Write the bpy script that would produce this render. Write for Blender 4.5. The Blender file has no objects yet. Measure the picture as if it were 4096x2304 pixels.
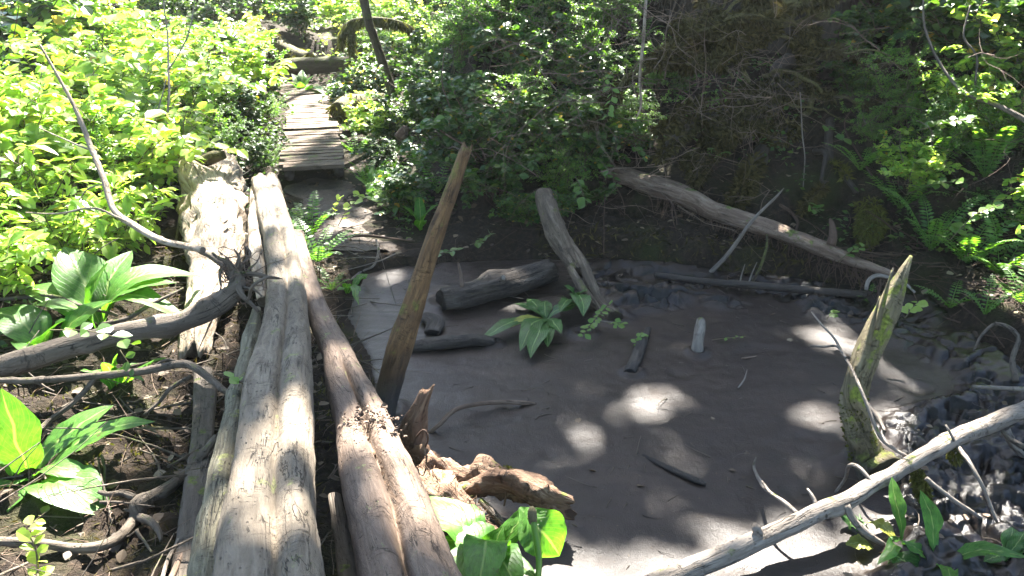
import bpy, math, random
import numpy as np
from mathutils import Vector

# ------------------------------------------------------------------ camera, sky, sun, exposure
S = bpy.context.scene
COL = S.collection
CAM_H, PITCH, FPX = 2.3, math.radians(22.0), 852.0
cam_d = bpy.data.cameras.new('camera')
cam = bpy.data.objects.new('camera', cam_d); COL.objects.link(cam)
cam.location = (0, 0, CAM_H); cam.rotation_euler = (math.radians(90) - PITCH, 0, 0)
cam_d.sensor_width = 36.0; cam_d.lens = 36.0 * FPX / 1024.0
cam_d.clip_start = 0.05; cam_d.clip_end = 400.0
S.camera = cam
SUN_EL, SUN_AZ = math.radians(51.0), math.radians(4.0)          # azimuth from +Y
SUN = np.array([math.sin(SUN_AZ) * math.cos(SUN_EL), math.cos(SUN_AZ) * math.cos(SUN_EL), math.sin(SUN_EL)])
W = bpy.data.worlds.new('World'); S.world = W; W.use_nodes = True
wn = W.node_tree; bg = wn.nodes['Background']
sk = wn.nodes.new('ShaderNodeTexSky'); sk.sky_type = 'NISHITA'; sk.sun_disc = False
sk.sun_elevation = SUN_EL; sk.sun_rotation = SUN_AZ
wn.links.new(sk.outputs[0], bg.inputs[0]); bg.inputs[1].default_value = 0.052
sl = bpy.data.lights.new('sun', 'SUN'); sl.energy = 5.0; sl.angle = math.radians(0.53); sl.color = (1.0, 0.95, 0.86)
so = bpy.data.objects.new('sun', sl); COL.objects.link(so)
so.rotation_euler = Vector(SUN).to_track_quat('Z', 'Y').to_euler()
S.view_settings.view_transform = 'Standard'; S.view_settings.look = 'None'
S.view_settings.gamma = 1.0; S.view_settings.use_curve_mapping = False
S.view_settings.exposure = 3.95
S.render.engine = 'CYCLES'
cy = S.cycles
cy.max_bounces = 7; cy.diffuse_bounces = 4; cy.glossy_bounces = 3; cy.transmission_bounces = 3; cy.transparent_max_bounces = 4
cy.use_denoising = True
cy.sample_clamp_indirect = 6.0
try: cy.denoiser = 'OPENIMAGEDENOISE'
except Exception: pass

RNG = np.random.default_rng(11)
random.seed(5)

# ------------------------------------------------------------------ numeric helpers
SP, CP = math.sin(PITCH), math.cos(PITCH)
def ray(px, py):
    u = (px - 512.0) / FPX; v = (288.0 - py) / FPX
    return np.array([u, CP + v * SP, -SP + v * CP])
def at(px, py, z=0.0):                 # the place point of height z seen there in the photograph
    d = ray(px, py); t = (z - CAM_H) / d[2]
    return np.array([0, 0, CAM_H]) + d * t
def atd(px, py, Y):                    # the place point at distance Y
    d = ray(px, py); t = Y / d[1]
    return np.array([0, 0, CAM_H]) + d * t
def proj(P):
    x, y, z = P[..., 0], P[..., 1], P[..., 2] - CAM_H
    dep = y * CP - z * SP; up = y * SP + z * CP
    dep = np.maximum(dep, 1e-3)
    return 512 + FPX * x / dep, 288 - FPX * up / dep
def depth(P): return P[1] * CP - (P[2] - CAM_H) * SP

def _h(i, j, k, s):
    n = (i * 374761393 + j * 668265263 + k * 2147483647 + s * 1274126177) & 0xFFFFFFFF
    n = ((n ^ (n >> 13)) * 1274126177) & 0xFFFFFFFF
    n = (n ^ (n >> 16)) & 0xFFFFFFFF
    return n.astype(np.float64) / 4294967295.0
def vn(P, f=1.0, s=0):
    Q = np.asarray(P, float) * f; I = np.floor(Q).astype(np.int64); F = Q - I; F = F * F * (3 - 2 * F)
    r = 0
    for a in (0, 1):
        for b in (0, 1):
            for c in (0, 1):
                w = (F[..., 0] if a else 1 - F[..., 0]) * (F[..., 1] if b else 1 - F[..., 1]) * (F[..., 2] if c else 1 - F[..., 2])
                r = r + w * _h(I[..., 0] + a, I[..., 1] + b, I[..., 2] + c, s)
    return r * 2 - 1
def fbm(P, f=1.0, o=4, s=0, g=0.5):
    r = 0; a = 1.0; t = 0
    for i in range(o):
        r = r + a * vn(P, f * 2 ** i, s + i); t += a; a *= g
    return r / t
def ss(a, b, x):
    t = np.clip((x - a) / (b - a), 0, 1); return t * t * (3 - 2 * t)
def catmull(P, n):
    P = np.asarray(P, float); Q = np.vstack([2 * P[0] - P[1], P, 2 * P[-1] - P[-2]])
    seg = np.linalg.norm(np.diff(P[:, :3], axis=0), axis=1); cum = np.r_[0, np.cumsum(seg)]
    out = []
    for t in np.linspace(0, cum[-1], n):
        i = min(max(np.searchsorted(cum, t, 'right') - 1, 0), len(P) - 2)
        u = (t - cum[i]) / max(seg[i], 1e-9)
        a, b, c, d = Q[i], Q[i + 1], Q[i + 2], Q[i + 3]
        out.append(0.5 * ((2 * b) + (-a + c) * u + (2 * a - 5 * b + 4 * c - d) * u * u + (-a + 3 * b - 3 * c + d) * u ** 3))
    return np.array(out)

# ------------------------------------------------------------------ mesh helpers
class MB:
    """collects geometry for ONE mesh object"""
    def __init__(s): s.V = []; s.F = []; s.G = []; s.n = 0
    def add(s, V, Fs, G=None):
        V = np.asarray(V, float)
        for F in (Fs if isinstance(Fs, (list, tuple)) else [Fs]):
            s.F.append(np.asarray(F, np.int64) + s.n)
        s.V.append(V); s.G.append(V if G is None else np.asarray(G, float)); s.n += len(V)
        return s
    def mesh(s, name, mats, smooth=True, org=(0, 0, 0)):
        V = np.vstack(s.V) - np.asarray(org, float); G = np.vstack(s.G)
        me = bpy.data.meshes.new(name)
        me.vertices.add(len(V)); me.vertices.foreach_set('co', V.ravel().astype(np.float32))
        tot = np.concatenate([np.full(len(F), F.shape[1]) for F in s.F]); idx = np.concatenate([F.ravel() for F in s.F])
        me.loops.add(len(idx)); me.loops.foreach_set('vertex_index', idx.astype(np.int32))
        me.polygons.add(len(tot)); st = np.r_[0, np.cumsum(tot)[:-1]]
        me.polygons.foreach_set('loop_start', st.astype(np.int32)); me.polygons.foreach_set('loop_total', tot.astype(np.int32))
        me.polygons.foreach_set('use_smooth', np.full(len(tot), smooth))
        at_ = me.attributes.new('grain', 'FLOAT_VECTOR', 'POINT'); at_.data.foreach_set('vector', G.ravel().astype(np.float32))
        for m in (mats if isinstance(mats, (list, tuple)) else [mats]): me.materials.append(m)
        me.update(); me.validate()
        return me
    def obj(s, name, mat, parent=None, smooth=True, org=None):
        if parent is not None and org is None: org = tuple(parent.get('_o', (0, 0, 0)))
        o = bpy.data.objects.new(name, s.mesh(name, mat, smooth, org or (0, 0, 0))); COL.objects.link(o)
        if parent is not None: o.parent = parent
        elif org is not None: o.location = org
        return o
def tag(o, label=None, cat=None, group=None, kind=None):
    if label: o['label'] = label
    if cat: o['category'] = cat
    if group: o['group'] = group
    if kind: o['kind'] = kind
    return o
def thing(name, label, cat, loc, group=None):
    o = bpy.data.objects.new(name, None); COL.objects.link(o); o.location = tuple(loc); o.empty_display_size = 0.1
    o['_o'] = tuple(float(a) for a in loc)
    return tag(o, label, cat, group)
def copy_tree(o, parent=None):
    c = o.copy(); COL.objects.link(c)
    if parent is not None: c.parent = parent
    for ch in list(o.children): copy_tree(ch, c)
    return c

def frames(P, up=(0, 0, 1)):
    T = np.gradient(P, axis=0); T /= np.linalg.norm(T, axis=1)[:, None] + 1e-12
    up = np.asarray(up, float)
    if abs(np.mean(T, axis=0) @ up) > 0.8: up = np.array([0, -1.0, 0.0])
    R = np.cross(T, up); R /= np.linalg.norm(R, axis=1)[:, None] + 1e-12
    U = np.cross(R, T)
    return T, R, U
def tube(pts, seg=12, step=0.04, prof=None, rough=0.0, rf=8.0, flat=1.0, jag=(0, 0), wob=0.0, seed=0, stretch=0.25, cap=True, flute=None, knots=0):
    """pts: rows (x, y, z, r).  prof(th, s, t) multiplies the radius."""
    pts = np.asarray(pts, float); L = np.linalg.norm(np.diff(pts[:, :3], axis=0), axis=1).sum()
    n = max(3, int(L / step) + 1); C = catmull(pts, n); P = C[:, :3].copy(); r = np.maximum(C[:, 3], 0.0008)
    if wob: P += wob * np.stack([fbm(P, 2.5, 3, seed + 7), fbm(P, 2.5, 3, seed + 17), fbm(P, 2.5, 3, seed + 27)], 1) * ss(0, .15, np.linspace(0, 1, n))[:, None]
    T, R, U = frames(P)
    s = np.r_[0, np.cumsum(np.linalg.norm(np.diff(P, axis=0), axis=1))]
    th = np.linspace(0, 2 * np.pi, seg, endpoint=False); TH, SS = np.meshgrid(th, s)
    rr = np.repeat(r[:, None], seg, 1)
    G = np.stack([np.sin(TH) * rr, np.cos(TH) * rr, SS + seed * 3.1], 2)
    if prof is not None: rr = rr * prof(TH, SS, SS / s[-1])
    if rough:
        Gs = G * np.array([1, 1, stretch]); rr = rr * (1 + rough * fbm(Gs, rf, 4, seed))
    if flute is None: flute = .045 if seg >= 16 else 0
    if flute:
        k = .16 / max(float(np.mean(r)), .02); rid = 1 - 2 * np.abs(fbm(G * np.array([k, k, .30 * k ** .5]), 13, 3, seed + 11))
        rr = rr * (1 + flute * (rid - .6) + .5 * flute * fbm(G * np.array([1, 1, .5]), 45, 2, seed + 13))
    if knots:
        kr = np.random.default_rng(seed + 5)
        for _ in range(int(s[-1] / knots)):
            s0, t0, q = kr.uniform(0, s[-1]), kr.uniform(0, 6.28), kr.uniform(.6, 1.3); d_ = (TH - t0 + np.pi) % (2 * np.pi) - np.pi
            rr = rr * (1 + .45 * q * np.exp(-(d_ / .45) ** 2 - ((SS - s0) / (1.0 * float(np.mean(r)))) ** 2))
        rr = rr * (1 + .06 * fbm(np.stack([SS * 0, SS * 0, SS], 2), 5, 3, seed + 6))
    A = np.zeros_like(rr)
    if jag[0]: A[0] -= jag[0] * (0.5 + fbm(G[0], 25, 2, seed + 3)); A[1] -= .4 * jag[0] * (0.5 + fbm(G[0], 25, 2, seed + 3))
    if jag[1]: A[-1] += jag[1] * (0.5 + fbm(G[-1], 25, 2, seed + 5)); A[-2] += .4 * jag[1] * (0.5 + fbm(G[-1], 25, 2, seed + 5))
    V = P[:, None] + rr[..., None] * (np.sin(TH)[..., None] * R[:, None] + flat * np.cos(TH)[..., None] * U[:, None]) + A[..., None] * T[:, None]
    i = np.arange(n - 1)[:, None] * seg; j = np.arange(seg)[None]; k = (j + 1) % seg
    F = np.stack([i + j, i + k, i + seg + k, i + seg + j], 2).reshape(-1, 4)
    V = V.reshape(-1, 3); G = G.reshape(-1, 3); Fs = [F]
    if cap:
        c0 = len(V); V = np.vstack([V, P[0] , P[-1]]); G = np.vstack([G, [[0, 0, s[0]], [0, 0, s[-1]]]])
        a = np.arange(seg); b = (a + 1) % seg; o = (n - 1) * seg
        Fs.append(np.vstack([np.stack([b, a, np.full(seg, c0)], 1), np.stack([o + a, o + b, np.full(seg, c0 + 1)], 1)]))
    return V, Fs, G
def px(pts, zr=None):
    """rows (px, py, z, width in px) -> rows (x, y, z, r)"""
    out = []
    for a in pts:
        p = at(a[0], a[1], a[2]); out.append([*p, a[3] * 0.5 * depth(p) / FPX])
    return np.array(out)
def pxd(pts):
    """rows (px, py, distance, width in px) -> rows (x, y, z, r)"""
    out = []
    for a in pts:
        p = atd(a[0], a[1], a[2]); out.append([*p, a[3] * 0.5 * depth(p) / FPX])
    return np.array(out)

# leaf templates: V (n,3) with x = across, y = along (0..1), z = normal; triangles
def ovate(w=.36, fold=.07, droop=.12):
    xs = [(.28, .72), (.55, 1.0), (.82, .6)]
    V = [(0, 0, 0)]
    for y, k in xs: V += [(-w * k, y, fold * k - droop * y * y), (0, y, -droop * y * y), (w * k, y, fold * k - droop * y * y)]
    V.append((0, 1, -droop))
    F = [(0, 2, 1), (0, 3, 2), (1, 2, 5), (1, 5, 4), (2, 3, 6), (2, 6, 5), (4, 5, 8), (4, 8, 7), (5, 6, 9), (5, 9, 8), (7, 8, 10), (8, 9, 10)]
    return np.array(V, float), np.array(F)
def small(w=.3, fold=.06):
    V = [(0, 0, 0), (-w, .5, fold), (0, .5, 0), (w, .5, fold), (0, 1, -.05)]
    return np.array(V, float), np.array([(0, 2, 1), (0, 3, 2), (1, 2, 4), (2, 3, 4)])
T_SALAL, T_LONG, T_SMALL, T_NEEDLE = ovate(.36), ovate(.25, .05, .2), small(.3), small(.09, 0)
def unit(a): return a / (np.linalg.norm(a, axis=-1, keepdims=True) + 1e-9)
def leafset(P, D, N, size, tmpl):
    D = unit(D); X = unit(np.cross(D, N)); N = np.cross(X, D)
    V0, F0 = tmpl; k = len(V0)
    V = P[:, None] + size[:, None, None] * (V0[None, :, 0:1] * X[:, None] + V0[None, :, 1:2] * D[:, None] + V0[None, :, 2:3] * N[:, None])
    F = F0[None] + (np.arange(len(P)) * k)[:, None, None]
    return V.reshape(-1, 3), F.reshape(-1, 3)

# ------------------------------------------------------------------ materials
def mat(name):
    m = bpy.data.materials.new(name); m.use_nodes = True; nt = m.node_tree
    return m, nt, nt.nodes['Principled BSDF']
def nd(nt, t, **kw):
    n = nt.nodes.new(t)
    for k, v in kw.items():
        if k in n.inputs: n.inputs[k].default_value = v
        else: setattr(n, k, v)
    return n
def ramp(nt, fac, stops):
    r = nt.nodes.new('ShaderNodeValToRGB'); e = r.color_ramp.elements
    while len(e) < len(stops): e.new(.5)
    for i, (p, c) in enumerate(stops): e[i].position = p; e[i].color = (*c, 1) if len(c) == 3 else c
    nt.links.new(fac, r.inputs[0]); return r.outputs[0]
def noise(nt, vec, scale, detail=4, rough=.55, dist=0):
    n = nd(nt, 'ShaderNodeTexNoise'); n.inputs['Scale'].default_value = scale; n.inputs['Detail'].default_value = detail
    n.inputs['Roughness'].default_value = rough; n.inputs['Distortion'].default_value = dist
    nt.links.new(vec, n.inputs['Vector']); return n.outputs['Fac']
def mapv(nt, vec, sc):
    m = nd(nt, 'ShaderNodeMapping'); m.inputs['Scale'].default_value = sc; nt.links.new(vec, m.inputs['Vector']); return m.outputs[0]
def mix(nt, f, a, b, mode='MIX'):
    m = nt.nodes.new('ShaderNodeMixRGB'); m.blend_type = mode
    for i, v in enumerate((f, a, b)):
        if hasattr(v, 'links') or isinstance(v, bpy.types.NodeSocket): nt.links.new(v, m.inputs[i])
        else: m.inputs[i].default_value = v if i == 0 else (*v, 1)
    return m.outputs[0]
def mth(nt, op, a, b=None):
    m = nt.nodes.new('ShaderNodeMath'); m.operation = op
    for i, v in enumerate((a, b)):
        if v is None: continue
        if isinstance(v, bpy.types.NodeSocket): nt.links.new(v, m.inputs[i])
        else: m.inputs[i].default_value = v
    return m.outputs[0]
def bump(nt, bs, h, strength, dist, prev=None):
    b = nt.nodes.new('ShaderNodeBump'); b.inputs['Strength'].default_value = strength; b.inputs['Distance'].default_value = dist
    nt.links.new(h, b.inputs['Height'])
    if prev is not None: nt.links.new(prev, b.inputs['Normal'])
    nt.links.new(b.outputs[0], bs.inputs['Normal']); return b.outputs[0]

def wood(name, dark, mid, light, moss=0.0, mosscol=(.07, .085, .015), rough=.8, pits=.5, mud=0.0, mudz=(0, .1), bmp=1.0, grain_k=1.0):
    m, nt, bs = mat(name)
    a = nd(nt, 'ShaderNodeAttribute'); a.attribute_name = 'grain'; v = a.outputs['Vector']
    geo = nd(nt, 'ShaderNodeNewGeometry')
    g1 = noise(nt, mapv(nt, v, (34 * grain_k, 34 * grain_k, 5.0)), 1.0, 7, .7, .9)
    g2 = noise(nt, mapv(nt, v, (110 * grain_k, 110 * grain_k, 40)), 1.0, 4, .6)
    big = noise(nt, v, 3.2, 5, .6, .4)
    c = ramp(nt, g1, [(.28, dark), (.5, mid), (.72, light)])
    c = mix(nt, mth(nt, 'MULTIPLY', g2, .45), c, dark)
    c = mix(nt, ramp(nt, big, [(.35, (0, 0, 0)), (.65, (1, 1, 1))]), mix(nt, .45, c, dark), c)
    vo = nd(nt, 'ShaderNodeTexVoronoi'); vo.inputs['Scale'].default_value = 1.0
    nt.links.new(mapv(nt, v, (70, 70, 30)), vo.inputs['Vector'])
    pit = ramp(nt, vo.outputs['Distance'], [(.05, (1, 1, 1)), (.28, (0, 0, 0))])
    pm = mth(nt, 'MULTIPLY', pit, ramp(nt, noise(nt, v, 14, 3), [(.48, (0, 0, 0)), (.62, (1, 1, 1))]))
    c = mix(nt, mth(nt, 'MULTIPLY', pm, pits), c, (dark[0] * .3, dark[1] * .3, dark[2] * .3))
    ck = noise(nt, mapv(nt, v, (11, 11, 1.1)), 1.0, 5, .6, 1.2)
    cr = ramp(nt, mth(nt, 'ABSOLUTE', mth(nt, 'SUBTRACT', ck, .5)), [(.0, (1, 1, 1)), (.011, (0, 0, 0))])
    ck2 = noise(nt, mapv(nt, v, (6, 6, 30)), 1.0, 3, .6, .8)
    cr2 = mth(nt, 'MULTIPLY', ramp(nt, mth(nt, 'ABSOLUTE', mth(nt, 'SUBTRACT', ck2, .5)), [(.0, (1, 1, 1)), (.012, (0, 0, 0))]), ramp(nt, noise(nt, v, 9, 2), [(.50, (0, 0, 0)), (.56, (1, 1, 1))]))
    cr = mth(nt, 'MAXIMUM', mth(nt, 'MULTIPLY', cr, ramp(nt, noise(nt, v, 5, 2), [(.42, (0, 0, 0)), (.55, (1, 1, 1))])), mth(nt, 'MULTIPLY', cr2, .8)); pm = mth(nt, 'MAXIMUM', pm, cr)
    c = mix(nt, mth(nt, 'MULTIPLY', cr, .85), c, (dark[0] * .3, dark[1] * .3, dark[2] * .3))
    sepn = nd(nt, 'ShaderNodeSeparateXYZ'); nt.links.new(geo.outputs['Normal'], sepn.inputs[0])
    sepp = nd(nt, 'ShaderNodeSeparateXYZ'); nt.links.new(geo.outputs['Position'], sepp.inputs[0])
    if moss > 0:
        mm = mth(nt, 'ADD', mth(nt, 'MULTIPLY', noise(nt, geo.outputs['Position'], 9, 5, .65), 1.3), mth(nt, 'MULTIPLY', sepn.outputs[2], .16))
        mf = ramp(nt, mm, [(max(.02, .98 - moss), (0, 0, 0)), (min(1, 1.08 - moss), (1, 1, 1))])
        mc = ramp(nt, noise(nt, geo.outputs['Position'], 60, 3), [(.3, tuple(x * .45 for x in mosscol)), (.7, tuple(x * 1.5 for x in mosscol))])
        c = mix(nt, mf, c, mc)
    if mud > 0:
        hz = nd(nt, 'ShaderNodeMapRange'); hz.inputs[1].default_value = mudz[0]; hz.inputs[2].default_value = mudz[1]; hz.inputs[3].default_value = 1; hz.inputs[4].default_value = 0
        nt.links.new(mth(nt, 'ADD', sepp.outputs[2], mth(nt, 'MULTIPLY', mth(nt, 'SUBTRACT', noise(nt, geo.outputs['Position'], 7, 4), .5), .25)), hz.inputs[0])
        c = mix(nt, mth(nt, 'MULTIPLY', hz.outputs[0], mud), c, (.03, .026, .024))
    nt.links.new(c, bs.inputs['Base Color']); bs.inputs['Roughness'].default_value = rough; bs.inputs['Specular IOR Level'].default_value = .25
    hh = mth(nt, 'ADD', mth(nt, 'MULTIPLY', g1, 1.0), mth(nt, 'MULTIPLY', g2, .4)); hh = mth(nt, 'SUBTRACT', hh, mth(nt, 'MULTIPLY', pm, .8))
    bump(nt, bs, hh, 1.0, .010 * bmp)
    return m

def leafmat(name, cols, rough=.4, trans=.42, tcol=None, spec=.5, vein=False, bad=None):
    m, nt, bs = mat(name)
    geo = nd(nt, 'ShaderNodeNewGeometry'); oi = nd(nt, 'ShaderNodeObjectInfo')
    r = geo.outputs['Random Per Island']
    c = ramp(nt, mth(nt, 'FRACT', mth(nt, 'ADD', r, mth(nt, 'MULTIPLY', oi.outputs['Random'], .37))), cols)
    n1 = noise(nt, geo.outputs['Position'], 2.2, 3); c = mix(nt, ramp(nt, n1, [(.38, (0, 0, 0)), (.65, (.75, .75, .75))]), c, mix(nt, 1.0, c, (.62, .72, .8), 'MULTIPLY'))
    if vein:
        a = nd(nt, 'ShaderNodeAttribute'); a.attribute_name = 'grain'; sx = nd(nt, 'ShaderNodeSeparateXYZ'); nt.links.new(a.outputs['Vector'], sx.inputs[0])
        ax = mth(nt, 'ABSOLUTE', sx.outputs[0])
        rib = ramp(nt, ax, [(.0, (1, 1, 1)), (.09, (0, 0, 0))])
        vv = mth(nt, 'FRACT', mth(nt, 'SUBTRACT', mth(nt, 'MULTIPLY', sx.outputs[1], 11), mth(nt, 'MULTIPLY', ax, 4.5)))
        vs = ramp(nt, mth(nt, 'ABSOLUTE', mth(nt, 'SUBTRACT', vv, .5)), [(.0, (1, 1, 1)), (.09, (0, 0, 0))])
        blot = ramp(nt, noise(nt, geo.outputs['Position'], 26, 5, .7), [(.35, (.55, .6, .5)), (.6, (1.1, 1.1, 1.0))])
        c = mix(nt, 1.0, c, blot, 'MULTIPLY')
        c = mix(nt, mth(nt, 'MULTIPLY', vs, .42), c, (.16, .25, .05)); c = mix(nt, mth(nt, 'MULTIPLY', rib, .75), c, (.30, .38, .14))
        c = mix(nt, ramp(nt, noise(nt, geo.outputs['Position'], 17, 6, .75), [(.62, (0, 0, 0)), (.68, (.8, .8, .8))]), c, (.07, .05, .02))
        hh = mth(nt, 'ADD', mth(nt, 'MULTIPLY', vs, -.6), mth(nt, 'ADD', mth(nt, 'MULTIPLY', rib, .8), mth(nt, 'MULTIPLY', noise(nt, geo.outputs['Position'], 45, 3), .8)))
        bump(nt, bs, hh, .6, .004)
    if bad: c = mix(nt, mth(nt, 'MULTIPLY', mth(nt, 'GREATER_THAN', r, bad[0]), 1.0), c, bad[1])
    nt.links.new(c, bs.inputs['Base Color']); bs.inputs['Roughness'].default_value = rough; bs.inputs['Specular IOR Level'].default_value = spec
    tr = nt.nodes.new('ShaderNodeBsdfTranslucent'); mx = nt.nodes.new('ShaderNodeMixShader'); mx.inputs[0].default_value = trans
    nt.links.new(mix(nt, 1.0, c, tcol or (1.7, 1.9, .55), 'MULTIPLY'), tr.inputs[0])
    nt.links.new(bs.outputs[0], mx.inputs[1]); nt.links.new(tr.outputs[0], mx.inputs[2])
    nt.links.new(mx.outputs[0], nt.nodes['Material Output'].inputs[0])
    return m

def soilmat(name, kind):
    m, nt, bs = mat(name); geo = nd(nt, 'ShaderNodeNewGeometry'); p = geo.outputs['Position']
    if kind == 'mud':
        a = nd(nt, 'ShaderNodeAttribute'); a.attribute_name = 'grain'; sx = nd(nt, 'ShaderNodeSeparateXYZ'); nt.links.new(a.outputs['Vector'], sx.inputs[0])
        churn = sx.outputs[0]
        n1 = noise(nt, mapv(nt, p, (1, 2.2, 1)), 1.6, 5, .55, .8); n2 = noise(nt, p, 22, 5, .6); n3 = noise(nt, p, 170, 3, .7); n4 = noise(nt, p, 420, 2, .6)
        c = ramp(nt, n1, [(.3, (.034, .0215, .016)), (.48, (.020, .0138, .011)), (.7, (.038, .0245, .0185))])
        c = mix(nt, mth(nt, 'MULTIPLY', n2, .6), c, (.011, .0085, .0075))
        c = mix(nt, churn, c, ramp(nt, n2, [(.35, (.003, .0022, .002)), (.7, (.010, .007, .0055))]))
        vo = nd(nt, 'ShaderNodeTexVoronoi'); vo.inputs['Scale'].default_value = 32.0; nt.links.new(p, vo.inputs['Vector'])
        fl = mth(nt, 'MULTIPLY', mth(nt, 'LESS_THAN', vo.outputs['Distance'], .075), mth(nt, 'GREATER_THAN', noise(nt, p, 3.0, 2), .45))
        c = mix(nt, mth(nt, 'MULTIPLY', fl, .8), c, (.02, .014, .01))
        rr = ramp(nt, n1, [(.3, (.52,) * 3), (.45, (.30,) * 3), (.55, (.48,) * 3), (.72, (.27,) * 3)]); 
        rr = mix(nt, mth(nt, 'MULTIPLY', n2, .4), rr, (.62, .62, .62)); rr = mix(nt, churn, rr, (.26, .26, .26))
        nt.links.new(rr, bs.inputs['Roughness']); nt.links.new(mth(nt, 'SUBTRACT', .22, mth(nt, 'MULTIPLY', churn, -.03)), bs.inputs['Specular IOR Level'])
        n5 = noise(nt, p, 65, 4, .65); h = mth(nt, 'ADD', mth(nt, 'MULTIPLY', n3, .8), mth(nt, 'ADD', mth(nt, 'ADD', mth(nt, 'MULTIPLY', n5, 1.2), mth(nt, 'MULTIPLY', n2, 1.2)), mth(nt, 'MULTIPLY', n4, .35)))
        nt.links.new(c, bs.inputs['Base Color'])
        bump(nt, bs, h, .38, .006)
    else:
        n1 = noise(nt, p, 2.3, 5, .6, .4); n2 = noise(nt, p, 28, 6, .7); n3 = noise(nt, p, 130, 3)
        c = ramp(nt, n2, [(.3, (.008, .0055, .004)), (.52, (.022, .015, .010)), (.75, (.060, .042, .028))])
        c = mix(nt, ramp(nt, n1, [(.5, (0, 0, 0)), (.68, (.8, .8, .8))]), c, ramp(nt, n3, [(.3, (.010, .013, .004)), (.7, (.034, .040, .010))]))
        nt.links.new(c, bs.inputs['Base Color']); bs.inputs['Roughness'].default_value = .9; bs.inputs['Specular IOR Level'].default_value = .15
        bump(nt, bs, mth(nt, 'ADD', mth(nt, 'MULTIPLY', n2, 1.6), mth(nt, 'MULTIPLY', n3, .5)), 1.0, .02)
    return m

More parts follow.
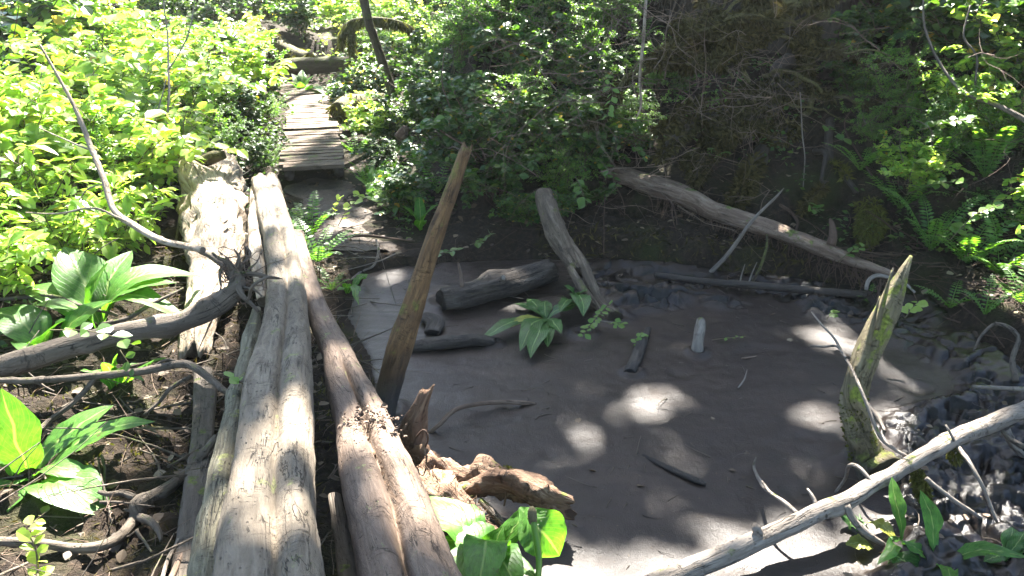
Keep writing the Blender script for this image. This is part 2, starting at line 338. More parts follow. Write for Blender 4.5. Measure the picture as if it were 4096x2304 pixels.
G_ = lambda a, b, c, d: [(0.0, a), (.35, b), (.7, c), (.95, d)]
MAT = dict(
    log=wood('weathered_wood', (.080, .062, .044), (.165, .134, .100), (.26, .218, .17), rough=.82, pits=.8, moss=.05, mosscol=(.13, .13, .06)),
    log2=wood('pinkish_bare_wood', (.075, .050, .035), (.150, .106, .078), (.25, .185, .14), rough=.78, pits=.8, moss=.03, mosscol=(.13, .13, .06)),
    logbark=wood('speckled_lichen_bark', (.045, .038, .026), (.15, .135, .09), (.30, .285, .21), pits=1.0, moss=.04, mosscol=(.15, .155, .06), bmp=1.6, grain_k=1.6),
    plank=wood('dull_grey_wood', (.04, .031, .024), (.09, .072, .056), (.14, .118, .095), pits=.6, moss=.05),
    pale=wood('pale_peeling_wood', (.12, .08, .05), (.34, .28, .21), (.52, .47, .40), pits=.7, bmp=1.8),
    post=wood('orange_brown_wood', (.035, .018, .009), (.15, .080, .032), (.30, .18, .075), pits=.3, moss=.18, mosscol=(.10, .09, .02), mud=1.0, mudz=(.12, .38), bmp=1.3),
    snag=wood('mossy_yellow_wood', (.05, .040, .022), (.16, .13, .07), (.30, .25, .16), moss=.25, mosscol=(.12, .14, .02), mud=.9, mudz=(.0, .12), bmp=1.6),
    muddy=wood('mud_coated_bark', (.022, .017, .013), (.075, .058, .045), (.15, .122, .098), pits=.9, mud=1.0, mudz=(-.01, .07), bmp=2.4),
    trunk=wood('peeled_tan_trunk', (.07, .042, .028), (.17, .115, .08), (.32, .25, .185), pits=.6, moss=.10, bmp=1.3),
    decay=wood('decayed_bark', (.035, .024, .016), (.12, .088, .06), (.26, .21, .155), pits=.9, moss=.10, mosscol=(.08, .08, .025), bmp=1.8),
    rotten=wood('rotten_orange_wood', (.05, .026, .016), (.17, .10, .06), (.38, .28, .19), pits=.7, moss=.02, mosscol=(.10, .11, .02), bmp=2.2),
    branch=wood('grey_branch_bark', (.05, .038, .028), (.115, .092, .07), (.19, .155, .125), pits=.7, moss=.10, bmp=1.3),
    branchp=wood('pale_branch_bark', (.10, .080, .064), (.21, .178, .148), (.32, .28, .24), pits=.7, moss=.06, bmp=1.3),
    dark=wood('dark_wet_wood', (.02, .014, .01), (.045, .032, .024), (.085, .065, .05), rough=.6, mud=.6, mudz=(0, .1)),
    twig=wood('twig_bark', (.07, .045, .03), (.16, .11, .08), (.26, .20, .155), pits=.2, bmp=.5),
    redtwig=wood('reddish_twig_bark', (.035, .020, .013), (.085, .050, .034), (.16, .105, .075), pits=.2, bmp=.5),
    treebark=wood('tree_bark', (.035, .025, .016), (.075, .055, .036), (.12, .095, .065), moss=.30, mosscol=(.06, .065, .014), bmp=2),
    mosslog=wood('moss_covered_bark', (.035, .028, .014), (.08, .062, .032), (.13, .105, .06), moss=.5, mosscol=(.075, .066, .022), bmp=2),
    board=wood('boardwalk_plank_wood', (.05, .034, .022), (.12, .082, .058), (.20, .145, .105), pits=.2, moss=.10, mosscol=(.07, .08, .02)),
    stem=wood('green_brown_stem', (.05, .045, .02), (.11, .09, .045), (.18, .14, .08), pits=0, bmp=.3),
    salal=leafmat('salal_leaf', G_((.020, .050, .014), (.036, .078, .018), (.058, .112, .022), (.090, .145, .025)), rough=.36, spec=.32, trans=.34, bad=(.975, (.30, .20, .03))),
    bright=leafmat('glare_bright_leaf', G_((.15, .26, .05), (.21, .32, .06), (.30, .39, .08), (.38, .43, .11)), rough=.38, trans=.6, spec=.4, tcol=(2.1, 2.1, 1.0), bad=(.985, (.32, .22, .04))),  # leaf colour and translucency raised past real leaves to imitate sun glare
    dull=leafmat('shade_leaf', G_((.024, .052, .013), (.036, .075, .016), (.05, .095, .02), (.075, .11, .02)), rough=.42, spec=.3, trans=.4),
    huck=leafmat('small_green_leaf', G_((.07, .15, .03), (.09, .18, .03), (.12, .21, .04), (.15, .22, .05)), rough=.5, trans=.5),
    hem=leafmat('hemlock_needle', G_((.045, .095, .015), (.07, .13, .02), (.10, .17, .025), (.13, .18, .03)), rough=.5, trans=.5),
    fern=leafmat('fern_leaf', G_((.05, .12, .02), (.07, .15, .025), (.09, .18, .03), (.11, .20, .035)), rough=.45, trans=.45),
    cabbage=leafmat('broad_glossy_leaf', G_((.055, .15, .022), (.065, .17, .025), (.075, .19, .03), (.085, .20, .03)), rough=.42, trans=.5, spec=.3, vein=True),
    cabdark=leafmat('muddy_broad_leaf', G_((.016, .050, .016), (.030, .080, .020), (.038, .10, .022), (.04, .10, .022)), rough=.4, trans=.2, spec=.25, vein=True),
    yellow=leafmat('yellowed_broad_leaf', G_((.26, .26, .03), (.28, .27, .03), (.30, .28, .04), (.30, .28, .04)), rough=.45, trans=.35, vein=True),
    dead=leafmat('dead_leaf', G_((.045, .026, .014), (.075, .045, .022), (.11, .07, .035), (.17, .12, .07)), rough=.7, trans=.15, tcol=(1.2, 1, .7)),
    moss=leafmat('hanging_moss', G_((.050, .050, .012), (.075, .070, .018), (.10, .095, .022), (.12, .12, .03)), rough=.9, trans=.3, tcol=(1.3, 1.3, .6), spec=.1),
    mossdark=leafmat('brown_moss', G_((.022, .018, .006), (.042, .034, .012), (.065, .052, .018), (.10, .08, .03)), rough=.9, trans=.2, tcol=(1.2, 1.1, .6), spec=.1),
    canopy=leafmat('canopy_leaf', G_((.04, .09, .02), (.05, .11, .02), (.06, .12, .025), (.07, .13, .03)), rough=.6, trans=.25),
    mud=soilmat('wet_mud', 'mud'), soil=soilmat('forest_soil', 'soil'),
    sand=wood('pale_trodden_dirt', (.045, .034, .026), (.09, .070, .054), (.15, .12, .095), pits=.4, bmp=.8),
)

# ------------------------------------------------------------------ ground
POND = np.array([at(a, b, 0)[:2] for a, b in [(338, 300), (352, 276), (400, 266), (450, 262), (540, 258), (600, 262), (680, 272), (760, 282), (860, 292), (925, 304), (965, 338), (1030, 392)]]
                + [[4.2, 3.6], [4.5, 0.4], [-.35, 0.4], [-.42, 1.6], [-.48, 2.6], [-.62, 3.6], [-.85, 4.6]])
def pond_d(x, y):
    x = np.asarray(x, float); y = np.asarray(y, float)
    d = np.full(x.shape, 1e9); ins = np.zeros(x.shape, bool); n = len(POND)
    for i in range(n):
        a, b = POND[i], POND[(i + 1) % n]; e = b - a
        t = np.clip(((x - a[0]) * e[0] + (y - a[1]) * e[1]) / (e @ e), 0, 1)
        d = np.minimum(d, np.hypot(x - a[0] - t * e[0], y - a[1] - t * e[1]))
        c = ((a[1] > y) != (b[1] > y)) & (x < (b[0] - a[0]) * (y - a[1]) / (b[1] - a[1] + 1e-12) + a[0]); ins ^= c
    return np.where(ins, -d, d)
PATH = np.array([[-1.25, 6.3], [-1.55, 7.2], [-1.9, 8.2], [-1.97, 9.9], [-2.1, 11.3], [-2.5, 12.6], [-3.6, 14.6]])
def path_d(x, y):
    d = np.full(np.shape(x), 1e9)
    for a, b in zip(PATH[:-1], PATH[1:]):
        e = b - a; t = np.clip(((x - a[0]) * e[0] + (y - a[1]) * e[1]) / (e @ e), 0, 1)
        d = np.minimum(d, np.hypot(x - a[0] - t * e[0], y - a[1] - t * e[1]))
    return d
def ground_z(x, y):
    x = np.asarray(x, float); y = np.asarray(y, float)
    d = pond_d(x, y); P3 = np.stack([x, y, 0 * x], -1)
    n = fbm(P3, 1.1, 4, 3); nf = fbm(P3, 7.0, 4, 5)
    dp = path_d(x, y)
    back = ss(-1.3, -.3, x) * ss(4.2, 5.2, y + .35 * x)
    h = back * (.14 * ss(0, .22, d + .1 * nf) + .34 * ss(.55, 1.15, d + .15 * nf) + .62 * np.clip(d - 1.0, 0, 4.5))
    lft = ss(-1.5, -4.5, x)
    h = h + .05 * ss(0, .4, d) + lft * .5 + np.clip(-x - 4.2, 0, 6) * .25
    far = ss(9, 14, y) * .25 + np.clip(y - 14, 0, 30) * .035
    h = h + far + .07 * n * ss(.3, 1.5, d) + .06 * nf * ss(0, .3, d) + .05 * ss(0, .2, d) * fbm(P3, 15, 3, 6)
    k = ss(1.3, .45, dp); h = h * (1 - k) + k * (.06 + .010 * nf)
    h = np.where(d > 0, h, -.06 * ss(0, .12, -d) - .012)
    return h
def gz(x, y): return float(ground_z(np.array([x]), np.array([y]))[0])

def grid(xs, ys, zf):
    X, Y = np.meshgrid(xs, ys); Z = zf(X, Y); V = np.stack([X, Y, Z], 2).reshape(-1, 3); nx, ny = len(xs), len(ys)
    i = (np.arange(ny - 1)[:, None] * nx + np.arange(nx - 1)[None]).ravel()
    return V, np.stack([i, i + 1, i + nx + 1, i + nx], 1)
def spaced(segs):
    out = [segs[0][0]]
    for a, b, st in segs: out += list(np.linspace(a, b, max(2, int(round((b - a) / st)) + 1))[1:])
    return np.array(out)
xs = spaced([(-60, -8, 2.5), (-8, -3, .12), (-3, 4.5, .035), (4.5, 8, .15), (8, 60, 2.5)])
ys = spaced([(-20, 1, 1.5), (1, 9.5, .04), (9.5, 16, .12), (16, 30, .6), (30, 90, 3)])
V, F = grid(xs, ys, ground_z)
o = MB().add(V, F).obj('ground', MAT['soil']); tag(o, 'dark forest floor of soil and moss around the mud pool', kind='structure')

def churn_w(x, y):
    X, Yp = proj(np.stack([x, y, 0 * x], -1)); nn = fbm(np.stack([x, y, 0 * x], -1), 1.4, 3, 31)
    e1 = ss(-.95, -.1, -0 * x - (-pond_d(x, y)) + .35 * nn - .0) * ss(.1, .9, x)           # far rim
    a = ss(0, 55, (X - 868) + 120 * nn + np.where(Yp > 470, (Yp - 470) * .5, 0))                                   # right side
    b = ss(0, 18, (316 + ss(740, 900, X) * 34 - Yp) + 34 * nn) * ss(560, 620, X)
    c = ss(0, 20, (288 - Yp) + 22 * nn) * .6
    return np.clip(np.maximum(a, b), 0, 1)
RIMS = [(at(a, b, 0), w) for a, b, w in [(385, 412, .09), (868, 462, .12), (697, 351, .05), (612, 318, .09), (545, 318, .10), (583, 333, .07), (444, 302, .12), (412, 348, .06), (492, 344, .05), (632, 372, .05), (902, 552, .06), (937, 571, .06), (500, 540, .12)]]
def mud_z(x, y):
    P3 = np.stack([x, y, 0 * x], -1); w = churn_w(x, y); d = pond_d(x, y)
    base = .010 * fbm(P3, 1.3, 3, 41) + .0055 * fbm(P3, 5, 3, 42) + .0022 * fbm(P3, 16, 3, 43) - .012 * ss(.35, .6, fbm(P3, 3.1, 2, 44))
    for q_, w_ in RIMS: dd = np.hypot(x - q_[0], y - q_[1]); base = base + .022 * np.exp(-((dd - w_) / (w_ * .45)) ** 2)
    rid = 1 - np.abs(fbm(P3, 5.5, 4, 47)) * 2
    foot = np.maximum(0, fbm(P3, 2.6, 2, 53)) 
    r2 = 1 - 2 * np.abs(fbm(P3 + .03 * fbm(P3, 9, 2, 59)[..., None], 13, 3, 48))
    Pw = P3 + .05 * fbm(P3, 7, 2, 59)[..., None]; lump = np.abs(fbm(Pw, 9, 2, 48)); l2 = np.abs(fbm(Pw, 20, 2, 148)); ch = -.02 + .125 * ss(.0, .26, lump) * (.7 + .9 * fbm(P3, 2.4, 2, 58)) + .020 * ss(0, .3, l2) + .014 * fbm(P3, 36, 2, 49) + .03 * fbm(P3, 3, 2, 57) - .05 * foot
    # lips of mud round the poles, and shallow ripples leading from the drowned branch
    z = base + w * ch * (.3 + .7 * ss(.0, .5, -d)) * .8 + .05 * ss(.25, 0, -d) * w - .16 * ss(-.03, .22, d)
    return z
xs = spaced([(-1.1, 4.4, .0125)]); ys = spaced([(1.6, 7.4, .0145)])
V, F = grid(xs, ys, mud_z); X, Y = V[:, 0], V[:, 1]
keep = pond_d(X, Y) < .22
F = F[keep[F].all(1)]; used = np.unique(F); rm = np.full(len(V), -1); rm[used] = np.arange(len(used))
w = churn_w(X[used], Y[used])
o = MB().add(V[used], rm[F], np.stack([w, w, w], 1)).obj('mud', MAT['mud']); tag(o, 'pool of wet grey mud, churned at its right and far edge', kind='structure')
# trodden dirt path from the logs to the boardwalk
pp = catmull(np.c_[PATH[:4], np.zeros(4)][:, :3], 60); rows = []
for i, q in enumerate(pp):
    if q[1] > 8.5: break
    wd = .30 + .10 * math.sin(i * .45) + .03 * random.random()
    for t in np.linspace(-1, 1, 12): rows.append([q[0] + t * wd, q[1], 0])
V = np.array(rows); V[:, 2] = ground_z(V[:, 0], V[:, 1]) + .010 + .03 * fbm(V, 6, 4, 61) - .03 * (np.abs(np.tile(np.linspace(-1, 1, 12), len(V) // 12)) > .95)
ny = len(V) // 12; i = (np.arange(ny - 1)[:, None] * 12 + np.arange(11)[None]).ravel()
o = MB().add(V, np.stack([i, i + 1, i + 13, i + 12], 1)).obj('path', MAT['sand']); tag(o, 'pale trodden dirt between the logs and the boardwalk', kind='structure')

# ------------------------------------------------------------------ logs of the bridge
def bell(th, c, w): 
    d = (th - c + np.pi) % (2 * np.pi) - np.pi; return np.exp(-(d / w) ** 2)
A = px([(266, 186, .50, 28), (272, 212, .50, 30), (279, 240, .50, 32), (285, 272, .49, 34), (286, 317, .48, 44), (283, 352, .47, 56), (279, 385, .47, 66),
        (274, 452, .46, 78), (270, 520, .46, 93), (270, 576, .46, 106), (270, 660, .46, 128)])
A = np.vstack([A, A[-1] + (A[-1] - A[-2]) * 1.6]); A[-1, 3] = A[-2, 3]
lg = thing('log', 'long weathered grey log with a groove down its back, laid as a footbridge', 'log', (A[6][0], A[6][1], .3))
def profA(th, s, t):
    gc = -.10 - .10 * t + .05 * np.sin(s * 2.3)
    dp = .26 * ss(.10, .3, t) + .10
    return (1 - dp * bell(th, gc, .15) - .10 * ss(.2, .5, t) * bell(th, gc + .35, .3)) * (1 + .10 * bell(th, -.58, .32) + .06 * bell(th, .75, .35)) * (1 - .05 * bell(th, 1.1, .16)) * (1 + .03 * np.sin(s * 5 + 3 * th))
SQ = lambda th: 1.0 / (np.abs(np.sin(th)) ** 2.7 + np.abs(np.cos(th)) ** 2.7) ** (1 / 2.7)
MB().add(*tube(A, 72, .022, lambda th, s, t: profA(th, s, t) * SQ(th) * .985, rough=.05, rf=9, flat=.80, jag=(.12, 0), seed=1)).obj('trunk', MAT['log'], lg)
B0 = px([(257, 192, .47, 14), (256, 240, .45, 16), (260, 275, .43, 15), (262, 300, .42, 10)])
MB().add(*tube(B0, 20, .03, None, rough=.14, rf=16, flat=1.1, jag=(.08, .05), seed=2)).obj('slab', MAT['pale'], lg)
tag(lg.children[-1], 'bleached slab along the far left side of the log')
B1 = px([(256, 314, .47, 9), (253, 335, .46, 18), (248, 360, .45, 19), (243, 385, .45, 24), (235, 420, .44, 25), (229, 452, .43, 29), (219, 505, .42, 34), (212, 560, .42, 40), (206, 640, .42, 48)])
MB().add(*tube(B1, 26, .025, lambda th, s, t: 1 + .10 * np.sin(s * 17 + 2 * th) * np.sin(s * 5.1), rough=.13, rf=22, flat=1.25, jag=(.06, 0), seed=3, stretch=.6)).obj('bark', MAT['logbark'], lg)
tag(lg.children[-1], 'pale speckled bark on the left flank of the log')
C0 = px([(296, 236, .42, 17), (302, 262, .42, 18), (310, 290, .42, 21), (321, 320, .42, 24), (336, 351, .42, 29), (347, 385, .42, 43), (362, 421, .42, 52),
         (370, 452, .42, 63), (385, 497, .42, 80), (398, 542, .42, 91), (409, 585, .42, 98), (428, 650, .42, 116)])
C0 = np.vstack([C0, C0[-1] + (C0[-1] - C0[-2]) * 1.6]); C0[-1, 3] = C0[-2, 3]
lg2 = thing('log', 'split footbridge log on the pool side with a long open crack', 'log', (C0[6][0], C0[6][1], .28))
def profB(th, s, t):
    op = ss(.46, .52, t); cc = .05 + .12 * np.sin(s * 1.7) + .06 * np.sin(s * 7.3)
    return (1 - .62 * op * bell(th, cc, .12 + .07 * t)) * (1 - .13 * (1 - op) * bell(th, -.25, .3)) * (1 + .09 * (1 - op) * bell(th, .35, .3)) * (1 - .07 * op * bell(th, -.75, .3)) * (1 + .03 * np.sin(6 * s + 2 * th))
MB().add(*tube(C0, 88, .022, lambda th, s, t: profB(th, s, t) * SQ(th) * .985, rough=.055, rf=9, flat=.86, seed=4)).obj('trunk', MAT['log2'], lg2)
# crumbled mud and rot on the split log: clods
def clods(name, pts, n, size, matn, parent=None, label=None, cat=None, spread=(.05, .03), kind='stuff'):
    mb = MB(); pts = np.asarray(pts, float); ico = []
    t = (1 + 5 ** .5) / 2
    iv = unit(np.array([(-1, t, 0), (1, t, 0), (-1, -t, 0), (1, -t, 0), (0, -1, t), (0, 1, t), (0, -1, -t), (0, 1, -t), (t, 0, -1), (t, 0, 1), (-t, 0, -1), (-t, 0, 1)], float))
    fi = np.array([(0, 11, 5), (0, 5, 1), (0, 1, 7), (0, 7, 10), (0, 10, 11), (1, 5, 9), (5, 11, 4), (11, 10, 2), (10, 7, 6), (7, 1, 8), (3, 9, 4), (3, 4, 2), (3, 2, 6), (3, 6, 8), (3, 8, 9), (4, 9, 5), (2, 4, 11), (6, 2, 10), (8, 6, 7), (9, 8, 1)])
    for k in range(n):
        u = RNG.random() * (len(pts) - 1); i = int(u); p = pts[i] + (pts[min(i + 1, len(pts) - 1)] - pts[i]) * (u - i)
        p = p + RNG.normal(0, 1, 3) * np.array([spread[0], spread[0], spread[1]])
        s = size * (.35 + RNG.random() ** 2)
        V_ = p + iv * s * (RNG.random(3) * .9 + .35) * np.array([1, 1, .7]) * (1 + .45 * RNG.normal(0, 1, (12, 1))); mb.add(V_, fi, np.ones((12, 3)) if matn == 'mud' else V_)
    o = mb.obj(name, MAT[matn], parent, smooth=False); tag(o, label, cat, None, kind); return o
top = lambda P, k: P[k][:3] + np.array([0, 0, P[k][3] * .80])
clods('mud_clods', [at(352, 424, .515), at(366, 412, .53), at(380, 418, .53), at(394, 436, .50)], 150, .010, 'twig', lg2, 'brown crumbly rot across the log', spread=(.035, .006))
clods('wood_crumbs', [at(360, 420, .46), at(380, 470, .46), at(394, 515, .45), at(416, 590, .45)], 170, .010, 'rotten', lg2, 'brown crumbs filling the crack', spread=(.016, .012))
# splinter standing between the two logs
D0 = px([(337, 508, .34, 13), (343, 540, .33, 19), (352, 590, .32, 25), (366, 680, .3, 30)])
sp = MB().add(*tube(D0, 16, .02, None, rough=.22, rf=20, flat=.7, jag=(.12, 0), seed=6)); o = sp.obj('wood_splinter', MAT['plank'], org=tuple(D0[2][:3])); tag(o, 'broken flat splinter of wood wedged between the two footbridge logs', 'log')
# half-buried plank-like log left of the bridge
E0 = px([(203, 372, .16, 16), (205, 392, .15, 21), (202, 440, .13, 21), (198, 490, .12, 27), (196, 540, .11, 36), (192, 590, .10, 44), (186, 680, .1, 56)])
o = MB().add(*tube(E0, 22, .03, lambda th, s, t: (1 / np.maximum(np.abs(np.cos(th)) ** .9, .72)) * .78, rough=.10, rf=12, flat=.42, jag=(.1, 0), seed=7)).obj('log', MAT['plank'], org=tuple(E0[3][:3]))
tag(o, 'dull grey flattened log sunk in the dirt left of the footbridge', 'log')
# big bleached log far left, sun-struck
F0 = px([(214, 172, .42, 52), (214, 190, .42, 58), (214, 215, .40, 58), (214, 245, .36, 52), (212, 275, .30, 42), (206, 300, .24, 34), (200, 325, .18, 30), (196, 350, .10, 26)])
pl = thing('log', 'bleached peeling log in full sun beyond the curved root branch', 'log', tuple(F0[4][:3] - np.array([0, 0, .2])))
MB().add(*tube(F0, 40, .03, lambda th, s, t: 1 + .05 * np.sin(7 * th + 4 * s) + .05 * np.sin(s * 21) * bell(th, .5, .5), rough=.34, rf=8, flat=.8, jag=(.2, .1), seed=8, flute=.16, knots=.4)).obj('trunk', MAT['pale'], pl)
mb = MB()
for k in range(26):                                                   # peeling flakes
    u = RNG.random(); c = catmull(F0, 60)[int(3 + u * 50)]; th = RNG.normal(0, .6); r = c[3] * .82
    p = c[:3] + np.array([math.sin(th) * c[3], 0, math.cos(th) * r + .004]); L = .07 + .16 * RNG.random(); w = .006 + .010 * RNG.random()
    pts = np.array([[*p, w], [*(p + [RNG.normal(0, .03), L * .5, .012]), w * .9], [*(p + [RNG.normal(0, .03), L, .03 * RNG.random()]), w * .3]]); MB().add(*tube(pts, 6, .03, flat=.18)).obj('bark_flake', MAT['pale'], pl)
F1 = pxd([(186, 166, 6.95, 9), (200, 163, 6.9, 11), (213, 157, 6.9, 12), (222, 155, 6.85, 8)])
o = MB().add(*tube(F1, 14, .02, None, rough=.25, rf=14, jag=(.03, .04), seed=9)).obj('wood_chunk', MAT['mosslog'], org=tuple(F1[1][:3])); tag(o, 'short mossy broken chunk lying on top of the far end of the bleached log', 'log')

# ------------------------------------------------------------------ posts and snags
def solid(name, label, cat, P, matn, seg=20, step=.025, group=None, **kw):
    mb = MB().add(*tube(P, seg, step, **kw)); b = P[0][:3]; o = mb.obj(name, MAT[matn], org=tuple(b)); tag(o, label, cat, group); return o
P1 = np.array([[*atd(383, 418, 3.86), .062], [*atd(389, 385, 3.95), .064], [*atd(400, 345, 4.0), .065], [*atd(417, 295, 4.12), .055], [*atd(434, 240, 4.25), .046], [*atd(448, 200, 4.35), .040], [*atd(462, 160, 4.45), .034], [*atd(465, 152, 4.48), .031]])
solid('leaning_post', 'tall orange-brown broken stem leaning to the right out of the mud', 'stump', P1, 'post', 30, .015, rough=.22, rf=12, jag=(0, .09), seed=11, prof=lambda th, s, t: 1 + .08 * bell(th, 2.6, .4) - .16 * bell(th, -2.6 + .5 * s, .18))
sn = np.array([[*atd(881, 474, 3.34), .10], [*atd(868, 458, 3.42), .078], [*atd(857, 430, 3.46), .060], [*atd(854, 400, 3.50), .060], [*atd(862, 366, 3.56), .060], [*atd(875, 335, 3.62), .054], [*atd(886, 312, 3.67), .050], [*atd(897, 286, 3.72), .036], [*atd(905, 268, 3.76), .018], [*atd(911, 256, 3.8), .006]])
sg = thing('snag', 'curved mossy snag with a splintered tip rising from the mud', 'stump', sn[0][:3])
MB().add(*tube(sn, 34, .014, lambda th, s, t: 1 + .10 * np.sin(3 * th + 2 * s) + .07 * np.sin(8 * th + s) * ss(.3, .7, t), rough=.30, rf=14, seed=12, flute=.10)).obj('trunk', MAT['snag'], sg)
for a, b, c in (((876, 330, 3.55), (884, 300, 3.6), (892, 270, 3.66)), ((868, 345, 3.5), (873, 322, 3.54), (880, 296, 3.6))):
    p = [[*atd(*a), .016], [*atd(*b), .013], [*atd(*c), .003]]
    MB().add(*tube(p, 8, .02, rough=.2, rf=20, flat=.5)).obj('splinter', MAT['snag'], sg)
def tufts(centers, radii, n, ln, wd, dirs=None, droop=.6, jit=.5):
    """thin blades growing out of points"""
    centers = np.asarray(centers); k = RNG.integers(0, len(centers), n); r = np.asarray(radii)[k]
    d = unit(RNG.normal(0, 1, (n, 3))); P = centers[k] + d * r[:, None]
    D = d * (1 - droop) + np.array([0, 0, -droop]) + RNG.normal(0, jit * .5, (n, 3)); N = unit(RNG.normal(0, 1, (n, 3)))
    s = ln * (.4 + RNG.random(n)); V0, F0 = small(wd, .02)
    return leafset(P, D, N, s, (V0, F0))
cs = catmull(sn, 60); lo = cs[4:22]
MB().add(*tufts(lo[:, :3], lo[:, 3] * .97, 1500, .014, .35, droop=.1)).obj('moss', MAT['moss'], sg); tag(sg.children[-1], 'bright moss round the foot of the snag', kind='stuff')

# ------------------------------------------------------------------ logs and sticks in the mud
def flatten_z(P, z): P = np.array(P, float); P[:, 2] += z; return P
ML = px([(443, 299, .085, 23), (470, 294, .085, 27), (500, 286, .09, 27), (530, 276, .09, 26), (549, 270, .09, 24)])
ml = thing('log', 'thick mud-coated log with a short branch stub lying in the pool', 'log', (ML[0][0], ML[0][1], 0))
MB().add(*tube(ML, 36, .015, None, rough=.42, rf=13, knots=.3, flute=.1, flat=.9, jag=(.02, .04), seed=14)).obj('trunk', MAT['muddy'], ml)
st = np.array([[*atd(462, 287, 5.25), .016], [*atd(461, 275, 5.28), .013], [*atd(458, 262, 5.3), .008]]); MB().add(*tube(st, 10, .02, rough=.2)).obj('branch_stub', MAT['twig'], ml)
st = np.array([[*atd(502, 280, 5.28), .016], [*atd(503, 278, 5.24), .02]]); MB().add(*tube(np.vstack([st, st[-1] + [0, -.02, .01, 0]]), 10, .02, rough=.1)).obj('knot', MAT['branchp'], ml)
P = px([(412, 347, .03, 13), (430, 344, .035, 17), (455, 342, .035, 16), (478, 340, .035, 15), (492, 342, .025, 13)])
solid('log', 'short grey log half sunk in the mud behind the leaning stem', 'log', P, 'muddy', 20, .02, rough=.2, rf=16, flat=.75, jag=(.03, .05), seed=15)
P = px([(425, 316, .03, 18), (436, 322, .03, 20), (432, 333, .02, 16)])
solid('wood_block', 'squarish dark mud-caked block of wood against the leaning stem', 'log', P, 'muddy', 12, .02, rough=.22, rf=12, flat=.45, seed=16)
Q = pxd([(544, 196, 6.35, 18), (549, 212, 6.15, 20), (557, 232, 5.95, 21), (567, 252, 5.8, 19), (578, 272, 5.6, 14)])
fl = thing('log', 'decaying bark-peeled log sloping from the bank into the mud and forking at its foot', 'log', (*Q[-1][:2], 0))
MB().add(*tube(Q, 26, .02, lambda th, s, t: 1 - .22 * ss(.45, .8, t) * bell(th, .6, .35), rough=.35, rf=14, jag=(.03, .05), seed=17, flute=.12)).obj('trunk', MAT['decay'], fl)
Q2 = pxd([(571, 245, 5.85, 8), (582, 262, 5.65, 10), (590, 280, 5.5, 11), (599, 300, 5.35, 11), (608, 312, 5.22, 15), (614, 318, 5.12, 16)])
MB().add(*tube(Q2, 18, .02, None, rough=.25, rf=16, jag=(0, .05), seed=18)).obj('root', MAT['decay'], fl)
Q3 = pxd([(607, 312, 5.22, 8), (613, 311, 5.2, 7), (618, 310, 5.18, 5)]); MB().add(*tube(Q3, 10, .015, rough=.2)).obj('knot', MAT['decay'], fl)
Q4 = pxd([(570, 268, 5.6, 8), (583, 290, 5.4, 9), (597, 308, 5.22, 7), (604, 320, 5.1, 4)]); MB().add(*tube(Q4, 12, .02, rough=.25, rf=16, seed=19)).obj('root', MAT['decay'], fl)
# long peeled trunk across the far bank
T7 = pxd([(590, 176, 7.3, 10), (612, 174, 7.2, 15), (640, 181, 7.0, 20), (680, 193, 6.7, 20), (718, 210, 6.45, 18), (748, 222, 6.25, 18), (775, 231, 6.1, 17), (800, 240, 5.95, 17), (829, 249, 5.75, 16), (859, 261, 5.55, 11), (892, 274, 5.32, 6)])
tk = thing('fallen_tree', 'long peeled tan tree lying along the dark overhanging bank', 'log', (*T7[5][:2], .2))
MB().add(*tube(T7, 30, .025, lambda th, s, t: 1 + .06 * np.sin(3 * th + 5 * s) + .10 * bell(th, 2.2, .5) * np.sin(3 * s), rough=.24, rf=9, jag=(.1, .04), seed=21, wob=.03)).obj('trunk', MAT['trunk'], tk)
Q = pxd([(831, 245, 5.72, 9), (833, 236, 5.74, 8), (832, 224, 5.78, 5), (830, 218, 5.8, 1.5)]); MB().add(*tube(Q, 12, .02, rough=.25, seed=22)).obj('branch_stub', MAT['redtwig'], tk)
for i, (L, r) in enumerate([(((640, 186, 6.95), (668, 200, 6.6), (676, 226, 6.45), (671, 238, 6.4)), .009), (((676, 195, 6.7), (672, 215, 6.45), (679, 238, 6.35)), .006), (((604, 178, 7.1), (605, 205, 6.75), (604, 255, 6.2)), .007), (((612, 178, 7.1), (622, 200, 6.8), (625, 215, 6.7)), .005)]):
    MB().add(*tube([[*atd(*a), r * (1 - .2 * k)] for k, a in enumerate(L)], 6, .03, rough=.1, wob=.02, seed=i)).obj('root', MAT['redtwig'], tk)
P = px([(655, 275, .06, 6), (700, 281, .06, 7), (760, 286, .07, 7.5), (815, 291, .07, 8), (866, 295, .06, 8)])
solid('log', 'thin dark log lying along the foot of the far bank', 'log', P, 'dark', 14, .03, rough=.14, rf=14, seed=23)
P = pxd([(706, 277, 5.9, 4.6), (728, 254, 5.8, 4.2), (752, 221, 5.7, 3.4), (775, 198, 5.6, 2.4), (784, 188, 5.58, .8)])
solid('dead_stick', 'pale straight stick leaning across the peeled trunk', 'stick', P, 'branchp', 10, .03, rough=.08, seed=24)
for (a, b, l) in (((739, 290, 5.6), (745, 264, 5.62), 'left of two short pale twigs upright behind the thin dark log'), ((747, 290, 5.6), (757, 262, 5.62), 'right of two short pale twigs upright behind the thin dark log')):
    P = pxd([(*a, 1.6), ((a[0] + b[0]) / 2 - 1, (a[1] + b[1]) / 2, 5.6, 1.6), (*b, .8)]); solid('dead_stick', l, 'stick', P, 'branchp', 6, .03)
P = pxd([(752, 283, 5.7, 3), (760, 268, 5.72, 3.4), (766, 250, 5.85, 3), (767, 235, 6.0, 2)]); solid('dead_stick', 'dark mossy stick propped under the peeled trunk', 'stick', P, 'treebark', 8, .03, rough=.15)
